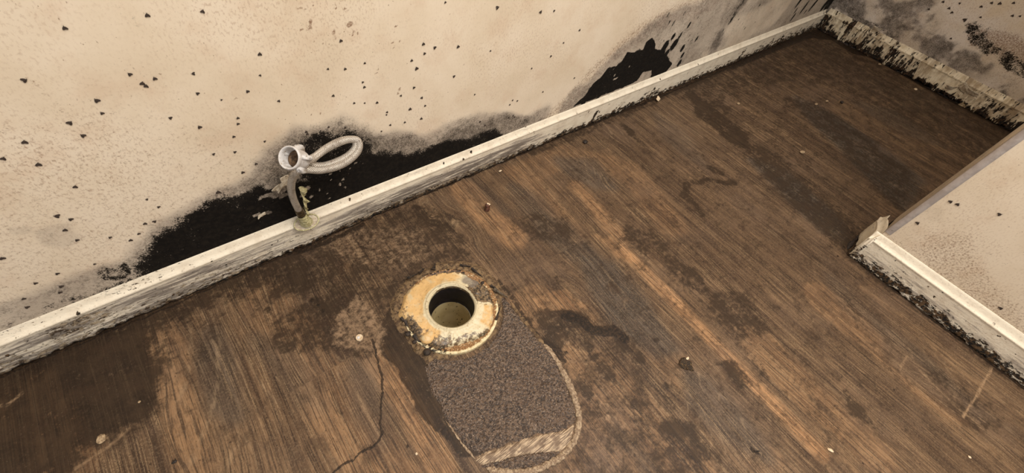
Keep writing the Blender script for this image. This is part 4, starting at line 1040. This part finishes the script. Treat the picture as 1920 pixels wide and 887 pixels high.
# yellow film peeling beside the hose
film = catmull([PY(578, 402, .585), PY(572, 388, .585), (PY(571, 378, .583)), PY(567, 364, .584), PY(562, 352, .583)], 8)
Vf = []
side = np.array(PY(580, 380, .583) - PY(565, 384, .583)); side /= np.linalg.norm(side)
for i, p in enumerate(film):
    w_ = .006 * (.4 + 1.2 * float(vn(np.array(i * .5), np.array(0.), 3)))
    for j in range(6):
        t = j / 5; Vf.append(p + side * (t * w_ * 1.4 - .002) + np.array([0, -1, 0]) * .003 * math.sin(t * 3 + i * .7))
me = mesh_np('peeling_film', np.array(Vf) - es, gridF(len(film), 6)); fo = link('peeling_film', me, M_yellow, ES)
fo['label'] = 'crinkled yellow paint film curling off behind the hose'
sm = fo.modifiers.new('thickness', 'SOLIDIFY'); sm.thickness = .0007

# ------------------------------------------------------------------ SMALL THINGS ON THE FLOOR
def debris(name, u, v, size, mat, seed, label, cat, rough=.3, rz=0, group=None):
    o = lump(name, mat, size, seed, rough, 3, label=label, cat=cat, group=group); q = FL(u, v); o.location = (q[0], q[1], 0); o.rotation_euler = (0, 0, rz); return o
SN = empty('screw_anchor', (*fl2((674, 634)), 0), 'small pale ringed screw head in the dusty patch left of the flange', 'screw')
bm = bmesh.new(); lathe(bm, [(.0062, 0), (.0062, .003), (.0056, .0044), (.0048, .0040), (.0040, .0022), (.0001, .0020)], 28); bm_obj('head', bm, M_whitechip, SN)
bm = bmesh.new(); lathe(bm, [(.0030, .0020), (.0030, .0030), (.0022, .0038), (.0001, .0042)], 18); o = bm_obj('centre_pin', bm, M_white, SN); o.location = (-.0012, .0008, 0)
BO = empty('rusty_bolt', (*fl2((913, 394)), 0), 'rusty brown bolt stub with a chipped pale top near the skirting', 'bolt')
bm = bmesh.new(); lathe(bm, [(.0056, -.001), (.0060, .004), (.0056, .009), (.0060, .013), (.0052, .016), (.0001, .0165)], 18)
for v in bm.verts:
    k = 1 + .35 * (float(vn(np.array(v.co.x * 400 + 5), np.array(v.co.y * 400 + v.co.z * 300), 4)) - .5); v.co.x *= k; v.co.y *= k
o = bm_obj('shank', bm, M_rustlump, BO); o.rotation_euler = (-.25, .2, 0)
for i, (x, y, z) in enumerate([(.001, .002, .0165), (.004, -.001, .0150), (.0045, .0015, .0135)]):
    o = lump('pale_crumb', M_whitechip, (.0026, .0022, .0018), 60 + i, .3, 2, parent=BO); o.location = (x + .002, y + .002, z - .001)
BK = empty('bolt_hole_crust', (*fl2((1286, 684)), 0), 'small black crusty ring with a pale chip on the planks right of the footprint', 'crust')
bm = bmesh.new(); lathe(bm, [(.0125, 0), (.0115, .0025), (.0090, .0032), (.0060, .0016), (.0001, .0012)], 30)
for v in bm.verts:
    k = 1 + .6 * (float(vn(np.array(v.co.x * 300 + 5), np.array(v.co.y * 300), 4)) - .5); v.co.x *= k; v.co.y *= k * 1.15; v.co.z *= .6 + .8 * float(vn(np.array(v.co.x * 500), np.array(v.co.y * 500), 9))
M_ring = simple('bolt_crust', (62, 44, 24), (26, 19, 12), 330, .7, .9, .0015, (138, 108, 66)); bm_obj('crust_ring', bm, M_ring, BK)
o = lump('pale_chip', M_whitechip, (.0040, .0026, .0016), 71, .3, 2, parent=BK); q = FL(1289, 672, .003); o.location = (q[0] - BK.location[0], q[1] - BK.location[1], .0020)
debris('dark_lump', 1097, 267, (.0085, .0058, .0035), M_blackchip, 31, 'black flattened lump on the planks near the skirting', 'debris', .35, .3)
debris('paint_chip', 191, 823, (.0055, .0065, .0016), M_tanchip, 32, 'cream torn chip on the dark planks at the bottom left', 'chip', .45)
debris('pebble', 1503, 287, (.0085, .0060, .004), M_tanchip, 33, 'small tan oval pebble on the shaded planks', 'pebble', .2, -.5)
debris('paint_chip', 1716, 168, (.010, .006, .002), M_whitechip, 34, 'pale chip lying on the floor before the back skirting', 'chip', .3)
debris('paint_chip', 1649, 121, (.009, .005, .002), M_tanchip, 35, 'tiny pale chip beside the dirt line of the back skirting', 'chip', .3)
debris('paint_chip', 1563, 63, (.018, .008, .002), M_peel, 36, 'grey paint chip on the floor in the far corner', 'chip', .3)
debris('dark_crumb', 1577, 193, (.007, .006, .004), M_blackchip, 37, 'dark round crumb on the shaded planks toward the back', 'crumb')
debris('pebble', 1384, 195, (.0065, .004, .0022), M_tanchip, 38, 'tiny tan crumb on the planks below the clean skirting', 'crumb')
debris('pebble', 1530, 196, (.008, .004, .002), M_tanchip, 39, 'tan crumb at the edge of the grey plank, left one', 'crumb')
debris('pebble', 1550, 190, (.007, .004, .002), M_tanchip, 40, 'tan crumb at the edge of the grey plank, right one', 'crumb')
debris('paint_chip', 1556, 844, (.0030, .0056, .0012), M_whitechip, 41, 'narrow white chip at the bottom right of the floor', 'chip', .3, .4)
debris('paint_chip', 1817, 857, (.0022, .0030, .001), M_whitechip, 42, 'tiny white chip at the lower right corner', 'chip', .3, .4)
debris('splinter', 1419, 846, (.0012, .0060, .0012), M_blackchip, 43, 'short dark splinter on the planks near the bottom', 'splinter', .2, .9)
debris('paint_chip', 689, 406, (.0065, .0050, .0040), M_whitechip, 44, 'pale crumbled knob of paint at the foot of the left skirting', 'chip', .4)
debris('paint_chip', 262, 754, (.0022, .0018, .001), M_tanchip, 45, 'tiny yellow speck on the dark stained planks at left', 'chip', .3)
debris('dark_crumb', 328, 866, (.0035, .0022, .0012), M_blackchip, 46, 'tiny black crumb on the planks at the bottom left', 'crumb', .3)
debris('paint_chip', 781, 851, (.0018, .0022, .001), M_whitechip, 47, 'tiny white speck between the crack and the footprint', 'chip', .3)
debris('paint_chip', 938, 321, (.0045, .0022, .0012), M_whitechip, 48, 'tiny white chip just off the left skirting above the bolt', 'chip', .3)
flake('paint_flake', FL(1233, 186, .004), (.022, .012, .0012), (.4, .1, .3), 12, M_whitechip, 'white paint flake at the foot of the left skirting near its crack', 'paint flake')
flake('paint_flake', PY(536, 338, .599), (.022, .016, .0010), (1.35, .2, .2), 15, M_peel, 'tan strip of wall paint peeling beside the hose nut', 'paint flake', curl=.3)
flake('paint_flake', PY(527, 348, .601), (.030, .012, .0010), (1.45, -.1, .4), 16, M_peel, 'torn wall paint curl left of the hose on the black mould', 'paint flake', curl=.25)
flake('paint_flake', PY(490, 403, .603), (.014, .007, .0008), (1.5, .1, .3), 17, M_peel, 'small cream flake on the black mould far left of the hose', 'paint flake', curl=.2)

# ------------------------------------------------------------------ DRAIN FLIES
def fly_mesh():
    bm = bmesh.new()
    # two broad roof-like wings, pointed head end up (+y), flat on the wall (z out)
    for s in (-1, 1):
        o_ = [(0, .30), (s * .18, .34), (s * .42, .08), (s * .60, -.30), (s * .52, -.52), (s * .28, -.50), (0, -.36)]
        top = [bm.verts.new((x, y, .20 - abs(x) * .22)) for x, y in o_]; bot = [bm.verts.new((x, y, .12 - abs(x) * .22)) for x, y in o_]
        bm.faces.new(top); bm.faces.new(bot[::-1])
        for k in range(7): bm.faces.new((top[k], top[(k + 1) % 7], bot[(k + 1) % 7], bot[k]))
    r = bmesh.ops.create_icosphere(bm, subdivisions=2, radius=1)
    for v in r['verts']: v.co = Vector((v.co.x * .13, v.co.y * .42 - .02, v.co.z * .13 + .12))
    r = bmesh.ops.create_icosphere(bm, subdivisions=1, radius=.12)
    for v in r['verts']: v.co += Vector((0, .44, .11))
    for s in (-1, 1):
        a = [bm.verts.new(p) for p in ((s * .04, .5, .1), (s * .08, .5, .1), (s * .26, .74, .06))]; bm.faces.new(a)
    bmesh.ops.recalc_face_normals(bm, faces=bm.faces)
    me = bpy.data.meshes.new('drain_fly'); bm.to_mesh(me); bm.free(); me.materials.append(M_fly); return me
FM_ = fly_mesh()
A1 = [(121, 52, 9), (276, 28, 9), (380, 21, 8), (487, 101, 8), (243, 139, 8), (290, 147, 8), (267, 156, 9), (274, 161, 8), (362, 138, 7), (370, 175, 7), (464, 171, 7), (46, 150, 10), (181, 188, 10), (191, 212, 7),
      (319, 221, 7), (374, 238, 8), (446, 221, 6), (446, 232, 6), (131, 230, 10), (155, 254, 9), (438, 256, 6), (46, 266, 10), (440, 285, 6), (400, 289, 6), (6, 297, 9), (72, 308, 10), (455, 323, 7), (480, 307, 6), (409, 360, 9),
      (141, 350, 8), (275, 374, 5), (297, 388, 6), (523, 189, 6), (488, 141, 5), (496, 265, 5), (415, 187, 4)]
A2 = [(106, 405, 10), (132, 411, 8), (122, 431, 8), (144, 450, 7), (290, 415, 7), (272, 419, 7), (260, 438, 6), (206, 445, 6), (245, 450, 7), (4, 484, 9), (107, 513, 7), (66, 531, 7), (114, 537, 8), (112, 548, 7), (44, 560, 7), (50, 576, 8), (177, 495, 5)]
A3 = [(625, 179, 6), (615, 129, 5), (616, 238, 5), (574, 247, 6), (576, 251, 6), (647, 239, 5), (664, 193, 5), (707, 192, 6), (684, 193, 4), (683, 163, 6), (680, 154, 5), (647, 129, 6), (684, 118, 5), (639, 76, 7), (726, 210, 5), (725, 215, 4),
      (759, 229, 5), (732, 234, 5), (715, 246, 4), (752, 179, 5)]
A4 = [(933, 14, 8), (1014, 22, 7), (1039, 20, 5), (1087, 56, 5), (1057, 80, 4), (920, 95, 4), (859, 87, 7), (835, 4, 5), (794, 82, 7), (815, 89, 7), (796, 100, 6), (772, 113, 6), (781, 128, 8), (851, 143, 6), (1033, 105, 5), (776, 164, 6), (791, 183, 6),
      (769, 204, 7), (797, 198, 5), (790, 222, 6), (890, 177, 4), (997, 128, 4), (1077, 146, 4), (1018, 172, 4)]
A5 = [(961, 188, 4), (970, 189, 4), (956, 196, 4), (954, 220, 4), (962, 217, 4), (965, 219, 4), (900, 228, 5), (909, 235, 5)]
BB = [(1769, 3, 5), (1800, 6, 4), (1780, 15, 5), (1742, 17, 4), (1785, 23, 5), (1840, 12, 5), (1860, 5, 5), (1875, 6, 6), (1901, 5, 5), (1839, 32, 4), (1899, 29, 5), (1913, 30, 4), (1783, 72, 4), (1810, 37, 7)]
CC = [(1783, 378, 7), (1796, 383, 7), (1875, 402, 7), (1721, 418, 7), (1673, 432, 5), (1877, 578, 7)]
def flies(L, wall, label, group, special={}):
    for u, v, s in L:
        o = bpy.data.objects.new('drain_fly', FM_)
        if wall == 'A': p = PY(u, v, YW - .0006); base_ = Matrix(((1, 0, 0), (0, 0, -1), (0, 1, 0)))
        elif wall == 'B': p = PX(u, v, XB - .0004); base_ = Matrix(((0, 0, -1), (-1, 0, 0), (0, 1, 0)))
        else: p = PX(u, v, XC - .0004); base_ = Matrix(((0, 0, -1), (-1, 0, 0), (0, 1, 0)))
        dep = -(R @ (p - np.array([0, 0, H])))[2]
        k = s * dep / FPX * .80
        rt = Matrix.Rotation(random.gauss(0, .5), 3, 'Z')
        o.matrix_world = Matrix.Translation(Vector(p)) @ (base_ @ rt).to_4x4() @ Matrix.Diagonal((k, k, k * .8, 1))
        o['label'] = special.get((u, v), label); o['category'] = 'fly'; o['group'] = group
        sc.collection.objects.link(o)
flies(A1, 'A', 'tiny dark moth-like fly on the cream wall up and left of the hose nut', 'flies on the left wall up and left of the hose',
      {(267, 156): 'upper left fly of the touching pair on the cream wall', (274, 161): 'lower right fly of the touching pair on the cream wall', (121, 52): 'dark fly highest up at the far left of the cream wall'})
flies(A2, 'A', 'tiny dark fly low on the cream wall left of the black mould', 'flies low on the left wall left of the mould')
flies(A3, 'A', 'tiny dark fly on the cream wall straight above the looped hose', 'flies on the left wall above the hose', {(574, 247): 'upper of two close flies just above the hose nut', (576, 251): 'lower of two close flies just above the hose nut'})
flies(A4, 'A', 'tiny dark fly high on the cream wall right of the hose loop', 'flies on the left wall right of the hose')
flies(A5, 'A', 'very small dark fly in the cluster just above the clean skirting', 'flies just above the left skirting')
flies(BB, 'B', 'tiny dark fly on the greyish back wall', 'flies on the back wall')
flies(CC, 'C', 'dark fly on the cream partition', 'flies on the partition', {(1783, 378): 'left fly of the close pair on the cream partition', (1796, 383): 'right fly of the close pair on the cream partition',
      (1875, 402): 'lone fly right of the close pair on the partition', (1721, 418): 'fly on the partition just above its near skirting corner', (1673, 432): 'smallest fly at the very edge of the partition', (1877, 578): 'lowest fly on the partition, above its skirting'})
